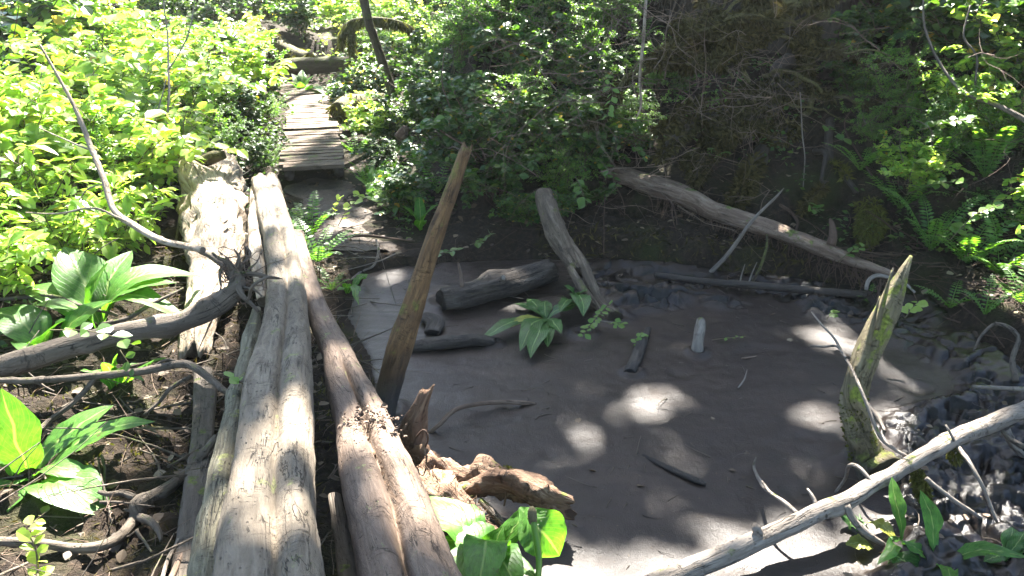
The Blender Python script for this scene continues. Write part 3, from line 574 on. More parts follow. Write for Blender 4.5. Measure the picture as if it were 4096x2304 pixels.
P = px([(697, 352, -.01, 13), (698, 340, .06, 11), (700, 328, .115, 11), (701, 321, .15, 9)]); solid('stake', 'short pale stake standing upright in the mud', 'stump', P, 'branchp', 12, .012, rough=.16, rf=25, jag=(0, .02), prof=lambda th, s, t: 1 - .15 * bell(th, 0, .3))
P = px([(630, 372, .012, 12), (636, 358, .02, 12), (642, 342, .022, 10), (649, 328, .01, 5)]); solid('wood_plank', 'small dark split plank floating in the mud beside ivy leaves', 'plank', P, 'muddy', 12, .015, rough=.16, rf=18, flat=.6, jag=(.02, 0), seed=26)
P = px([(643, 455, .0, 4), (660, 464, .006, 7), (680, 473, .010, 8), (698, 481, .010, 8), (706, 484, .006, 5)]); solid('dead_stick', 'flat grey stick half sunk in the middle of the mud', 'stick', P, 'muddy', 12, .015, rough=.2, rf=22, flat=.6, seed=27)
P = px([(429, 433, -.01, 4), (440, 424, .03, 4.5), (455, 410, .06, 4.5), (478, 404, .05, 4.5), (505, 402, .02, 4.5), (524, 403, .01, 5), (536, 404, -.003, 3)]); solid('dead_stick', 'thin curved brown stick rising from the mud beside the rotten root', 'stick', P, 'twig', 8, .02, rough=.12, seed=28)
P = px([(566, 395, .0, 1.5), (600, 392, .006, 4), (640, 398, .004, 3)])

# rotten root stump at the pool's near side
rs = thing('rotten_stump', 'orange rotten stump with a splintered upright stub and sprawling roots', 'stump', (*at(415, 462, 0)[:2], 0))
P = pxd([(412, 462, 3.30, 40), (410, 446, 3.30, 32), (414, 425, 3.32, 23), (420, 407, 3.35, 15), (425, 394, 3.37, 12)])
MB().add(*tube(P, 24, .012, lambda th, s, t: 1 + .12 * np.sin(5 * th + 3 * s), rough=.4, rf=26, jag=(0, .05), seed=31, flute=.12)).obj('stub', MAT['rotten'], rs)
P = pxd([(398, 452, 3.3, 34), (418, 468, 3.22, 44), (440, 480, 3.15, 38), (466, 484, 3.1, 28), (487, 480, 3.08, 32), (508, 481, 3.04, 26), (528, 489, 3.0, 30), (546, 499, 2.96, 33), (563, 504, 2.93, 22)])
MB().add(*tube(P, 34, .009, lambda th, s, t: 1 + .16 * np.sin(3 * th + 9 * s) - .3 * bell(th, -.3 + 1.2 * np.sin(6 * s), .25), rough=.7, rf=20, jag=(0, .07), seed=32, stretch=.6, flute=.14)).obj('root', MAT['rotten'], rs)
P = pxd([(425, 480, 3.15, 34), (440, 497, 3.02, 40), (458, 509, 2.95, 36), (476, 524, 2.86, 32), (492, 538, 2.80, 22), (500, 546, 2.78, 8)])
MB().add(*tube(P, 30, .009, None, rough=.7, rf=20, jag=(0, .06), seed=33, stretch=.5, flute=.14)).obj('root', MAT['rotten'], rs)
P = pxd([(480, 500, 2.98, 7), (492, 512, 2.93, 9), (503, 524, 2.88, 8), (513, 534, 2.86, 4)]); MB().add(*tube(P, 12, .012, None, rough=.25, seed=34)).obj('root', MAT['branch'], rs)
P = pxd([(421, 455, 3.22, 2), (428, 440, 3.2, 2), (424, 430, 3.2, 2), (416, 438, 3.22, 2), (412, 450, 3.22, 1.5)]); MB().add(*tube(P, 6, .012)).obj('rootlet', MAT['redtwig'], rs)
P = pxd([(548, 494, 2.97, 6), (556, 506, 2.92, 8), (560, 512, 2.9, 5)]); MB().add(*tube(P, 10, .012, None, rough=.4, seed=35)).obj('root', MAT['redtwig'], rs)
P = pxd([(503, 482, 3.04, 3), (506, 494, 3.0, 3), (504, 506, 2.96, 2)]); MB().add(*tube(P, 8, .012, None, rough=.3)).obj('rootlet', MAT['rotten'], rs)
mp = catmull(pxd([(490, 476, 3.08, 8), (505, 472, 3.05, 8), (518, 476, 3.03, 6)]), 12)
MB().add(*tufts(mp[:, :3], np.full(12, .02), 220, .010, .4, droop=.05)).obj('moss', MAT['moss'], rs); tag(rs.children[-1], kind='stuff')
fp = catmull(pxd([(404, 448, 3.28, 8), (420, 462, 3.2, 8), (460, 505, 2.9, 6), (488, 532, 2.8, 6)]), 30)
MB().add(*tufts(fp[:, :3], np.full(30, .035), 900, .05, .035, droop=.35)).obj('root_fibres', MAT['rotten'], rs); tag(rs.children[-1], kind='stuff')

# ------------------------------------------------------------------ fallen branch at lower right
def branch(name, label, cat, P, matn, twigs, seg=20, step=.025, tmat=None, group=None, **kw):
    P = np.asarray(P); t = thing(name, label, cat, P[0][:3], group)
    kw.setdefault('knots', .16); MB().add(*tube(P, max(seg, 14), min(step, .018) if P[0][1] < 8 else step, **kw)).obj('limb', MAT[matn], t)
    for i, T in enumerate(twigs):
        MB().add(*tube(T, 8, .015, rough=.16, rf=20, wob=.014, seed=60 + i, knots=.12)).obj('twig', MAT[tmat or matn], t)
    return t
BR = px([(640, 592, .05, 24), (700, 566, .07, 23), (740, 549, .10, 21), (792, 524, .13, 18), (851, 497, .17, 17), (900, 470, .20, 16), (950, 446, .23, 16), (985, 427, .25, 17), (1030, 404, .28, 18), (1100, 368, .3, 18)])
z0 = .17
br = branch('fallen_branch', 'long sunlit branch with side twigs fallen across the lower right of the mud', 'branch', BR, 'branchp', [
    px([(956, 444, .23, 5), (970, 462, .22, 4.5), (982, 484, .16, 4), (990, 502, .08, 4), (999, 524, .01, 3)]),
    px([(926, 478, .19, 5), (945, 494, .14, 4.5), (960, 506, .09, 4.5), (980, 519, .02, 4)]),
    px([(874, 484, .20, 4), (860, 468, .23, 4), (850, 466, .20, 4), (846, 478, .10, 3.5), (836, 492, .01, 3)]),
    px([(846, 505, .17, 8), (854, 520, .12, 7), (868, 535, .07, 7), (884, 546, .02, 5)]),
    px([(909, 458, .22, 4), (895, 449, .25, 4), (882, 437, .29, 3.8), (872, 415, .36, 3.4), (864, 396, .42, 3.2), (856, 378, .47, 3), (846, 358, .5, 2.6), (836, 345, .5, 2.2), (822, 346, .42, 2.5), (811, 346, .36, 2)]),
    px([(846, 358, .5, 3), (834, 338, .54, 2.5), (822, 325, .56, 2), (811, 312, .58, 1.2)]),
    px([(799, 516, .15, 5), (786, 503, .17, 4.5), (772, 494, .16, 4), (762, 484, .10, 4), (754, 466, .01, 3), (756, 457, 0, 2)]),
    px([(772, 494, .16, 3), (766, 486, .15, 3), (762, 480, .16, 2)]),
    px([(815, 506, .17, 5), (811, 496, .20, 4), (806, 488, .22, 2)]),
    px([(954, 441, .26, 3), (948, 430, .31, 2.5), (945, 424, .33, 1.5)]),
    px([(1006, 428, .22, 8), (1010, 440, .15, 8), (1020, 452, .06, 6), (1030, 460, .01, 5)]),
    px([(760, 536, .14, 7), (757, 529, .17, 9), (756, 525, .19, 5)]),
    px([(868, 404, .02, 4), (878, 416, .02, 3.5), (885, 432, .02, 3)]),
], rough=.13, rf=12, seed=36, wob=.03)
mp = catmull(px([(918, 474, .15, 5), (922, 488, .12, 5), (925, 498, .07, 5)]), 10)
MB().add(*tufts(mp[:, :3], np.full(10, .022), 1300, .022, .2, droop=.5)).obj('moss', MAT['moss'], br); tag(br.children[-1], 'moss hanging under the branch', kind='stuff')
mp = catmull(px([(953, 453, .18, 5), (957, 459, .16, 5)]), 5); MB().add(*tufts(mp[:, :3], np.full(5, .02), 350, .018, .2, droop=.4)).obj('moss', MAT['moss'], br); tag(br.children[-1], kind='stuff')

# ------------------------------------------------------------------ branches left of the bridge
cb = np.array([[*atd(-30, 378, 3.7), .058], [*atd(20, 362, 3.75), .058], [*atd(75, 345, 3.85), .055], [*atd(130, 332, 3.95), .052], [*atd(180, 322, 4.05), .05], [*atd(215, 308, 4.12), .052], [*atd(235, 291, 4.16), .05], [*atd(236, 276, 4.2), .04], [*atd(230, 268, 4.22), .03]])
def R(*L):
    out = []
    for a, b, d, r in L:
        p = atd(a, b, d)
        while p[2] < gz(p[0], p[1]) + r * .7 + (.03 if pond_d(p[0], p[1]) > 0 else 0) and d > 1.6: d -= .03; p = atd(a, b, d)
        out.append([*p, r])
    return np.array(out)
t = branch('root_branch', 'thick curved branch ending in a claw of bare roots against the footbridge', 'branch', cb, 'branch', [
    R((232, 276, 4.22, .028), (222, 262, 4.3, .024), (210, 254, 4.4, .020), (200, 251, 4.45, .014)),
    R((233, 274, 4.2, .024), (245, 274, 4.2, .016), (258, 275, 4.2, .013), (270, 278, 4.2, .010), (283, 279, 4.2, .003)),
    R((237, 284, 4.15, .022), (243, 296, 4.1, .015), (252, 304, 4.1, .012), (260, 312, 4.1, .008)),
    R((232, 270, 4.2, .02), (228, 262, 4.2, .012), (218, 258, 4.2, .010), (212, 252, 4.22, .006)),
    R((236, 272, 4.2, .016), (244, 262, 4.22, .011), (250, 254, 4.25, .008), (246, 247, 4.3, .006)),
    R((248, 300, 4.0, .009), (250, 288, 3.95, .009), (257, 281, 3.95, .009), (268, 276, 3.97, .006), (278, 277, 4.0, .003)),
    R((224, 264, 4.25, .013), (220, 274, 4.2, .010), (221, 286, 4.15, .006), (218, 292, 4.15, .004)),
    R((238, 268, 4.2, .013), (240, 256, 4.2, .009), (235, 248, 4.22, .004)),
    R((240, 278, 4.2, .010), (250, 268, 4.25, .007), (257, 262, 4.28, .004), (262, 252, 4.3, .003)),
    R((242, 288, 4.15, .010), (254, 290, 4.12, .006), (262, 296, 4.1, .004)),
], seg=24, rough=.08, rf=12, seed=41)
mb = MB()
for k in range(46):
    a = atd(RNG.uniform(222, 248), RNG.uniform(258, 290), 4.2); q = [a]
    for j in range(4): q.append(q[-1] + RNG.normal(0, .035, 3) + np.array([.01, 0, .0]))
    mb.add(*tube([[*p, .0035 * (1 - .2 * j)] for j, p in enumerate(q)], 5, .02))
mb.obj('rootlets', MAT['twig'], t); tag(t.children[-1], kind='stuff')
t = branch('fallen_branch', 'slim arched branch crossing the dirt under the curved root branch', 'branch', R((-20, 380, 3.6, .014), (40, 381, 3.62, .015), (95, 377, 3.65, .018), (140, 372, 3.7, .020), (180, 364, 3.75, .021), (196, 368, 3.7, .020), (215, 382, 3.6, .017), (226, 391, 3.5, .014), (236, 395, 3.45, .008)), 'branch',
    [R((192, 376, 3.7, .010), (172, 388, 3.65, .010), (160, 402, 3.6, .009), (145, 414, 3.55, .006)), R((95, 378, 3.65, .012), (70, 404, 3.55, .013), (50, 420, 3.5, .013), (30, 436, 3.4, .012)), R((150, 370, 3.72, .007), (165, 361, 3.75, .006), (180, 362, 3.75, .004))], seg=14, rough=.1, wob=.01, seed=42)
t = branch('gnarled_branch', 'gnarled branch with a knotted burl and a smooth upper limb left of the footbridge', 'branch', R((217, 436, 3.35, .015), (205, 452, 3.3, .019), (190, 470, 3.25, .022), (170, 486, 3.2, .024), (152, 496, 3.15, .026), (142, 502, 3.12, .040), (138, 508, 3.1, .038), (141, 518, 3.05, .026)), 'branch',
    [R((138, 512, 3.08, .03), (132, 524, 3.03, .024), (118, 538, 2.98, .022), (98, 546, 2.93, .021), (70, 548, 2.9, .020), (40, 543, 2.9, .019), (-10, 540, 2.9, .018)),
     R((135, 498, 3.12, .016), (122, 494, 3.12, .013), (110, 495, 3.12, .011), (99, 492, 3.15, .008)),
     R((138, 516, 3.05, .02), (150, 520, 3.03, .017), (158, 530, 3.0, .013), (161, 540, 2.98, .007)),
     R((134, 506, 3.1, .013), (128, 511, 3.08, .009), (123, 510, 3.06, .004)),
     R((136, 530, 3.0, .009), (146, 540, 2.97, .007), (152, 552, 2.95, .004))], seg=18, rough=.13, rf=14, seed=43)
P = R((160, 585, 2.75, .008), (170, 555, 2.85, .008), (190, 520, 3.0, .007), (206, 484, 3.15, .006), (226, 440, 3.3, .003)); solid('dead_stick', 'long thin pale stick leaning along the sunken grey log', 'stick', P, 'branchp', 7, .03, wob=.01)
P = R((165, 590, 2.7, .011), (185, 548, 2.85, .012), (205, 505, 3.0, .010), (221, 478, 3.1, .007)); solid('dead_stick', 'straight brown stick crossing the sunken grey log', 'stick', P, 'twig', 7, .03, wob=.006)
P = R((-10, 300, 4.6, .012), (50, 296, 4.6, .012), (75, 304, 4.55, .011), (105, 312, 4.5, .010), (118, 316, 4.5, .006)); solid('dead_stick', 'bowed grey stick over the broad leaves at the left edge', 'stick', P, 'branch', 8, .03, rough=.1)
P = R((100, 325, 4.3, .016), (128, 318, 4.4, .015), (150, 305, 4.5, .012), (172, 294, 4.6, .010), (183, 288, 4.7, .005)); solid('dead_stick', 'rough grey stick lying behind the thick curved branch', 'stick', P, 'branch', 8, .03, rough=.16)
# the long bleached sapling arching through the sunlit bushes
sap_ = lambda *L: R(*[(a, b, d * .84, r * .62) for a, b, d, r in L])
sap = sap_((40, 45, 6.4, .012), (60, 80, 6.3, .016), (76, 110, 6.2, .022), (92, 150, 6.0, .026), (104, 180, 5.8, .028), (114, 210, 5.6, .030), (135, 226, 5.4, .030), (160, 240, 5.1, .030), (185, 246, 4.9, .028), (203, 250, 4.7, .024))
branch('bare_sapling', 'long bleached bare stem arching down through the sunlit bushes', 'branch', sap, 'pale',
    [sap_((128, 222, 5.45, .012), (95, 208, 5.5, .011), (60, 213, 5.6, .009), (25, 212, 5.7, .006)), sap_((92, 150, 6.0, .010), (70, 142, 6.1, .008), (40, 128, 6.2, .005)), sap_((104, 185, 5.8, .009), (88, 190, 5.8, .008), (80, 200, 5.8, .004))], seg=16, rough=.07, seed=45)
for i, (l, L) in enumerate([
    ('thin bare forked stem standing left of the boardwalk', [R((150, 238, 6.4, .011), (160, 190, 6.6, .010), (167, 130, 6.8, .010), (169, 90, 7.0, .009), (168, 60, 7.2, .008), (166, 20, 7.4, .006), (162, -20, 7.5, .005)), R((168, 70, 7.1, .007), (178, 56, 7.15, .006), (188, 35, 7.2, .006), (194, 10, 7.3, .004), (196, -10, 7.3, .004)), R((160, 185, 6.6, .007), (152, 140, 6.7, .006), (165, 80, 7.0, .004))]),
    ('second bare stem rising behind the bleached log', [R((176, 240, 6.3, .008), (182, 205, 6.5, .008), (196, 172, 6.7, .006), (203, 160, 6.8, .004)), R((160, 215, 6.5, .008), (172, 180, 6.6, .006), (182, 165, 6.7, .004))])]):
    branch('bare_sapling', l, 'branch', L[0], 'branchp', L[1:], seg=8, rough=.05, wob=.015, seed=46 + i)

# ------------------------------------------------------------------ boardwalk
bw = thing('boardwalk', 'narrow plank boardwalk bending left into the forest', 'boardwalk', (-1.9, 8.2, .05))
def plank_mesh(L, Wd, T=.035, seed=0, nx=9):
    x = np.linspace(-L / 2, L / 2, nx); rr = random.Random(seed); q = []
    for s, z in ((-1, 0), (-.8, 1), (0, 1.06), (.8, 1), (1, 0), (0, 0)):
        q.append(np.stack([x, np.full(nx, s * Wd / 2) + .004 * np.array([rr.uniform(-1, 1) for _ in x]), np.full(nx, z * T) + .003 * np.array([rr.uniform(-1, 1) for _ in x])], 1))
    V = np.stack(q, 1); m = 6; V[0, :, 0] += rr.uniform(-.02, .02); V[-1, :, 0] += rr.uniform(-.02, .02)
    i = (np.arange(nx - 1)[:, None] * m + np.arange(m)[None]).ravel(); jn = (np.arange(nx - 1)[:, None] * m + (np.arange(m)[None] + 1) % m).ravel()
    F = np.stack([i, i + m, jn + m, jn], 1); caps = np.array([[5, 4, 3, 2, 1, 0][::-1], [(nx - 1) * m + k for k in range(6)][::-1]])
    V = V.reshape(-1, 3); G = np.stack([V[:, 2] + seed * .37, V[:, 1] + seed * .61, V[:, 0] + seed * 1.7], 1)
    return MB().add(V, [F, caps], G).mesh('plank', MAT['board'], False)
PM = [plank_mesh(.62, .125, seed=k) for k in range(7)]
def lay(a, b, n, wa=1.0, first=0, zt=(0, 0)):
    a = np.array(a); b = np.array(b); d = b - a; ang = math.atan2(d[1], d[0]) - math.pi / 2
    for k in range(n):
        u = (k + .5) / n; p = a + d * u; q = bpy.data.objects.new('plank', PM[(k * 3 + first) % 7]); COL.objects.link(q); q.parent = bw
        q.location = (p[0] + 1.9 + random.uniform(-.014, .014), p[1] - 8.2, p[2] - .05 + random.uniform(-.004, .004)); q.rotation_euler = (random.uniform(-.02, .02), random.uniform(-.012, .012), ang + random.uniform(-.012, .012))
        q.scale = (wa * random.uniform(.98, 1.03), np.linalg.norm(d) / n / .131, 1)
p0 = at(314, 170, .25); p1 = at(312, 133, .25); p1b = at(312, 131, .23); p2 = at(312, 110, .23); p3 = at(308, 97, .22); p4 = at(268, 78, .2); p5 = at(225, 70, .2)
lay(p0, p1, 13); lay(p1b, p2, 11, 1.0, 2); lay(p2 + (p3 - p2) * .02, p3, 8, 1.0, 4); lay(p3 + (p4 - p3) * .04, p4, 16, 1.0, 1)
for a, b in ((p0, p1), (p1b, p3), (p3, p4)):
    for sgn in (-.24, .24):
        d = unit(b - a); nrm = np.array([d[1], -d[0], 0]); q = np.vstack([a + nrm * sgn + [0, 0, -.05], (a + b) / 2 + nrm * sgn + [0, 0, -.05], b + nrm * sgn + [0, 0, -.05]])
        MB().add(*tube(np.c_[q, np.full(3, .05)], 8, .3)).obj('bearer', MAT['dark'], bw)

# ------------------------------------------------------------------ plants: builders
def blade(base, tip, wd, up=(0, 0, 1), arch=.12, tipdroop=.1, nx=9, ny=16, wave=.012, cup=.12, seed=0, stalk=.12, wmax=.55):
    """a broad leaf from its stalk base to its tip; width wd in metres"""
    base = np.asarray(base, float); tip = np.asarray(tip, float); D = tip - base; L = np.linalg.norm(D); D = D / L
    up = np.asarray(up, float); X = unit(np.cross(D, up)); N = np.cross(X, D)
    v = np.linspace(0, 1, ny); 
    lam = np.clip((v - stalk) / (1 - stalk), 0, 1)
    w = wd / 2 * np.maximum(np.sin(np.pi * lam ** (math.log(.5) / math.log(wmax))) ** .8, 0) * (1 - .25 * lam ** 6) + .006 * (1 - lam)
    u = np.linspace(-1, 1, nx); U, Vv = np.meshgrid(u, v)
    ht = arch * L * np.sin(np.pi * v) - tipdroop * L * v ** 3
    jx = fbm(np.stack([v * 3, v * 0, v * 0 + seed], 1), 1, 2, 3) * .05 * L
    P = base + D * (v * L)[:, None] + N * ht[:, None] + X * jx[:, None]
    wv = w[:, None] * U
    rf = fbm(np.stack([U * 1.0 + (U > 0) * 7, Vv * 5, 0 * U + seed * 1.3], 2), 1.3, 3, 9)
    wv = wv * (1 + .20 * rf * np.abs(U))
    zz = cup * np.abs(wv) + wave * rf * np.abs(U) ** 1.5 * 3 * (w[:, None] / (wd / 2)) + .0045 * np.cos((Vv * 11 - np.abs(U) * 4.5) * 2 * np.pi * .5) * (w[:, None] / (wd / 2)) * (1 - np.abs(U) * .3)
    V = P[:, None] + wv[..., None] * X + zz[..., None] * N
    G = np.stack([U, Vv, 0 * U + seed], 2).reshape(-1, 3); V = V.reshape(-1, 3)
    i = (np.arange(ny - 1)[:, None] * nx + np.arange(nx - 1)[None]).ravel()
    return V, np.stack([i, i + 1, i + nx + 1, i + nx], 1), G
def cabbage(label, base, leaves, group='skunk cabbage plants', spad=None, cat='plant'):
    b = np.asarray(base, float); t = thing('broad_leaved_plant', label, cat, b, group)
    for i, Lf in enumerate(leaves):
        tip, wd = np.asarray(Lf[0], float), Lf[1]; o = dict(Lf[2]) if len(Lf) > 2 else {}
        mt = o.pop('mat', 'cabbage'); st = o.pop('start', b + np.array([.01 * math.cos(i * 2.1), .01 * math.sin(i * 2.1), 0])); lb = o.pop('label', None)
        q = MB().add(*blade(st, tip, wd, seed=i + len(label), **o)).obj('leaf', MAT[mt], t)
        if lb: q['label'] = lb
    return t
def fern(label, base, fr, group='sword ferns', scale=1.0, matn='fern'):
    b = np.asarray(base, float); t = thing('fern', label, 'fern', b, group)
    for i, (tip, arch) in enumerate(fr):
        tip = np.asarray(tip, float); D = tip - b; L = np.linalg.norm(D); n = max(14, int(L / .022)); v = np.linspace(0.02, 1, n)
        P = b + D * v[:, None] + np.array([0, 0, 1.0]) * (arch * L * np.sin(np.pi * v * .85) )[:, None]
        T = unit(np.gradient(P, axis=0)); X = unit(np.cross(T, [0, 0, 1.0]) + RNG.normal(0, .05, 3)); N = np.cross(X, T)
        ln = L * .13 * np.sin(np.pi * np.clip(v, .0, 1) ** .7) ** .7 * scale + .006
        mb = MB(); mb.add(*tube(np.c_[P[::3], np.linspace(.004, .0012, len(P[::3]))], 4, .05, cap=False))
        for s in (-1, 1):
            mb.add(*leafset(P, X * s + T * .35 + RNG.normal(0, .06, (n, 3)) - N * .12, N + RNG.normal(0, .2, (n, 3)), ln, small(.10 + .12 * .6, .02)))
        mb.obj('frond', MAT[matn], t)
    return t

def shrub_meshes(kind, seed, h=1.1, r=.7, stems=12, nleaf=1400):
    """builds the foliage mesh and the stem mesh of one shrub about the origin"""
    g = np.random.default_rng(seed); st = MB(); LP, LD = [], []; per = nleaf // (stems * 6)
    for k in range(stems):
        a = g.uniform(0, 2 * np.pi); rad = r * g.uniform(.15, 1) ; hh = h * g.uniform(.55, 1.05)
        tip = np.array([math.cos(a) * rad, math.sin(a) * rad, hh * (1 - .25 * rad / r)])
        q = [np.array([g.normal(0, .05), g.normal(0, .05), -.05])]
        for j in range(1, 6):
            u = j / 5; q.append(np.array([tip[0] * u ** 1.2, tip[1] * u ** 1.2, tip[2] * u ** .8]) + g.normal(0, .04, 3) * h)
        q = np.array(q); c = catmull(q, 14); st.add(*tube(np.c_[c, np.linspace(.007, .0025, 14)], 5, .09, cap=False))
        for b_ in range(6):
            i = int(g.integers(4, 13)); p = c[i]; d = unit(np.array([g.normal(), g.normal(), g.normal() * .45 + .25])) * g.uniform(.14, .34) * (h / 1.1)
            tw = np.array([p, p + d * .5 + g.normal(0, .02, 3), p + d + np.array([0, 0, -.03])]); tc = catmull(tw, max(per, 3))
            st.add(*tube(np.c_[tw, [.003, .0022, .001]], 4, .08, cap=False))
            LP.append(tc); LD.append(np.repeat(unit(d)[None], len(tc), 0))
    P = np.vstack(LP); D = np.vstack(LD); n = len(P); side = unit(np.cross(D, [0, 0, 1.0])) * np.where(np.arange(n) % 2, 1, -1)[:, None]
    size = {'salal': .085, 'bright': .085, 'huck': .032, 'dull': .062, 'long': .10}[kind]
    D2 = side * .9 + D * .5 + g.normal(0, .30, (n, 3)) + np.array([0, 0, -.12]); N = np.array([0, 0, 1.0]) + g.normal(0, .42, (n, 3))
    tm = {'salal': ovate(.36), 'bright': ovate(.32, .06, .16), 'huck': small(.3), 'dull': ovate(.33), 'long': ovate(.2, .05, .2)}[kind]
    fo = MB()
    if kind == 'huck':
        for s in (0, 1): fo.add(*leafset(P + g.normal(0, .012, P.shape), D2 + g.normal(0, .4, D2.shape), N, size * g.uniform(.6, 1.2, n), tm))
    else: fo.add(*leafset(P + g.normal(0, .008, P.shape), D2, N, size * np.exp(g.normal(-.12, .30, n)), tm))
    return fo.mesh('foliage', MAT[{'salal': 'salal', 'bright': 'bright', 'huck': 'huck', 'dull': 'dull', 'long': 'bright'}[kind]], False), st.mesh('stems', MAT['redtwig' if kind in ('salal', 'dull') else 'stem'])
SHR = {k: [shrub_meshes(k, 100 + 10 * j + s, *a) for s in range(nv)] for j, (k, nv, a) in enumerate([
    ('salal', 3, (1.0, .75, 15, 1800)), ('bright', 2, (1.2, .8, 15, 1900)), ('huck', 3, (1.1, .7, 18, 3600)), ('dull', 3, (.8, .8, 15, 2200)), ('long', 1, (.7, .5, 12, 700))])}
def shrub(kind, p, sc, label, group, rz=None, sz=1.0, tilt=(0, 0), name='shrub'):
    v = random.randrange(len(SHR[kind])); t = thing(name, label, 'shrub', p, group)
    t.scale = (sc, sc, sc * sz); t.rotation_euler = (tilt[0], tilt[1], rz if rz is not None else random.uniform(0, 6.28))
    for nm, me, kd in (('foliage', SHR[kind][v][0], 'stuff'), ('stems', SHR[kind][v][1], 'stuff')):
        o = bpy.data.objects.new(nm, me); COL.objects.link(o); o.parent = t; o['kind'] = kd
    return t
def gp(x, y, dz=0): return np.array([x, y, gz(x, y) + dz])
def gat(px_, py_):                       # the ground point seen at a pixel
    z = 0.0
    d = ray(px_, py_); ts = np.linspace(1.5, 40, 700); Q = np.array([0, 0, CAM_H]) + d * ts[:, None]
    g = ground_z(Q[:, 0], Q[:, 1]); k = np.argmax(Q[:, 2] < g)
    return Q[k] if Q[-1, 2] < g[-1] or k else Q[-1]
def col(px_, Y, dz=0):                   # the ground point under image column px_ at distance Y
    x = 0.0
    for _ in range(4):
        z = gz(x, Y); x = (px_ - 512) / FPX * (Y * CP + (CAM_H - z) * SP)
    return np.array([x, Y, gz(x, Y) + dz])

# ---- broad-leaved plants (each leaf a part)
b = at(29, 492, .02)
cabbage('large glossy plant with broad ribbed leaves at the left edge beside the gnarled branch', b, [
    (atd(6, 388, 3.25), .20, dict(arch=.06, tipdroop=.02)), (atd(146, 410, 3.35), .17, dict(arch=.10)), (atd(106, 400, 3.5), .17, dict(arch=.10)),
    (atd(104, 508, 2.95), .25, dict(arch=.20, tipdroop=.12)), (atd(-10, 440, 3.2), .16), (atd(-15, 486, 3.0), .18, dict(arch=.15)), (atd(92, 476, 3.1), .12, dict(arch=.25)), (atd(10, 505, 2.95), .14, dict(arch=.2)),
    (atd(60, 486, 3.15), .10, dict(arch=.3, mat='dead'))])
b = col(100, 4.55)
cabbage('lush plant with huge pale sunlit leaves behind the thick curved branch', b, [
    (atd(62, 242, 4.9), .34, dict(arch=.05)), (atd(128, 246, 5.0), .20), (atd(190, 262, 4.9), .26, dict(arch=.25, tipdroop=.2)), (atd(170, 276, 4.7), .24, dict(arch=.25)), (atd(178, 302, 4.5), .20, dict(arch=.3, tipdroop=.25)),
    (atd(40, 300, 4.4), .26, dict(arch=.2)), (atd(20, 280, 4.7), .24), (atd(100, 262, 4.6), .2)])
b = col(52, 4.2)
cabbage('low plant with wide sunlit leaves spread under the bowed grey stick', b, [
    (atd(-10, 306, 4.3), .3, dict(arch=.2)), (atd(60, 318, 4.2), .26, dict(arch=.2)), (atd(20, 345, 4.0), .26, dict(arch=.2)), (atd(78, 342, 4.05), .22, dict(arch=.25)), (atd(105, 296, 4.4), .18)])
b = at(118, 397, .05)
cabbage('clump of narrow upright leaf stalks below the thick curved branch', b, [
    (atd(160, 352, 3.9), .07, dict(arch=.06)), (atd(128, 360, 3.9), .06), (atd(104, 358, 3.9), .07), (atd(84, 366, 3.9), .08), (atd(140, 374, 3.8), .06, dict(arch=.15)), (atd(98, 372, 3.8), .06), (atd(114, 352, 4.0), .05)])
b = at(492, 584, .02)
pk = cabbage('glossy plant with a seed spike and curled broad leaves at the bottom centre', b, [
    (atd(423, 500, 2.92), .20, dict(arch=.22, tipdroop=-.05, wave=.02)), (atd(452, 520, 2.75), .18, dict(arch=.25)), (atd(446, 556, 2.55), .16, dict(arch=.3)), (atd(462, 586, 2.3), .18, dict(arch=.3)),
    (atd(562, 556, 2.62), .19, dict(start=atd(519, 508, 2.72), arch=.16, tipdroop=.25, stalk=.02, up=(0, -.6, .8), wave=.02)), (atd(521, 506, 2.70), .10, dict(arch=.05, wmax=.7)), (atd(486, 540, 2.62), .12, dict(arch=.15)), (atd(500, 528, 2.66), .12, dict(arch=.1)),
    (atd(520, 590, 2.35), .16, dict(arch=.4)), (atd(478, 600, 2.2), .16, dict(arch=.35)), (atd(438, 536, 2.75), .12, dict(arch=.3)), (atd(534, 575, 2.45), .10, dict(arch=.3))])
P = pxd([(537, 592, 2.42, 6), (539, 560, 2.5, 6.5), (535, 530, 2.56, 6.5), (533, 522, 2.58, 6)]); MB().add(*tube(P, 10, .015)).obj('stalk', MAT['stalk'] if 'stalk' in MAT else MAT['huck'], pk)
P = pxd([(533, 524, 2.58, 7), (532.5, 518, 2.59, 9.5), (532, 511, 2.60, 8.5), (531.5, 506.5, 2.61, 4)]); V, F, G = tube(P, 16, .004)
V = V + .0016 * np.sin(G[:, 2:3] * 700) * unit(V - V.mean(0)); MB().add(V, F, G).obj('seed_spike', MAT['spike'] if 'spike' in MAT else MAT['stem'], pk)
b = at(546, 320, .01)
mpl = cabbage('plant with ragged muddy leaves and one yellowing leaf in the middle of the pool', b, [
    (atd(514, 295, 5.35), 0.108, dict(mat='cabdark')), (atd(526, 290, 5.4), 0.124, dict(mat='cabdark')), (atd(584, 286, 5.2), 0.124, dict(mat='cabdark', arch=.1)), (atd(500, 319, 4.85), 0.108, dict(mat='yellow', label='yellowing leaf lying toward the left', arch=.15)),
    (atd(475, 331, 4.7), 0.124, dict(mat='cabdark', arch=.12)), (atd(520, 342, 4.55), 0.140, dict(mat='cabdark', arch=.2)), (atd(528, 348, 4.45), 0.124, dict(mat='cabdark', arch=.15)), (atd(560, 322, 4.75), 0.108, dict(mat='cabdark')), (atd(545, 292, 5.35), 0.108, dict(mat='cabdark')), (atd(548, 338, 4.6), 0.108, dict(mat='cabdark'))])
mpl.scale = (.92, .92, .55)
b = at(574, 305, .01)
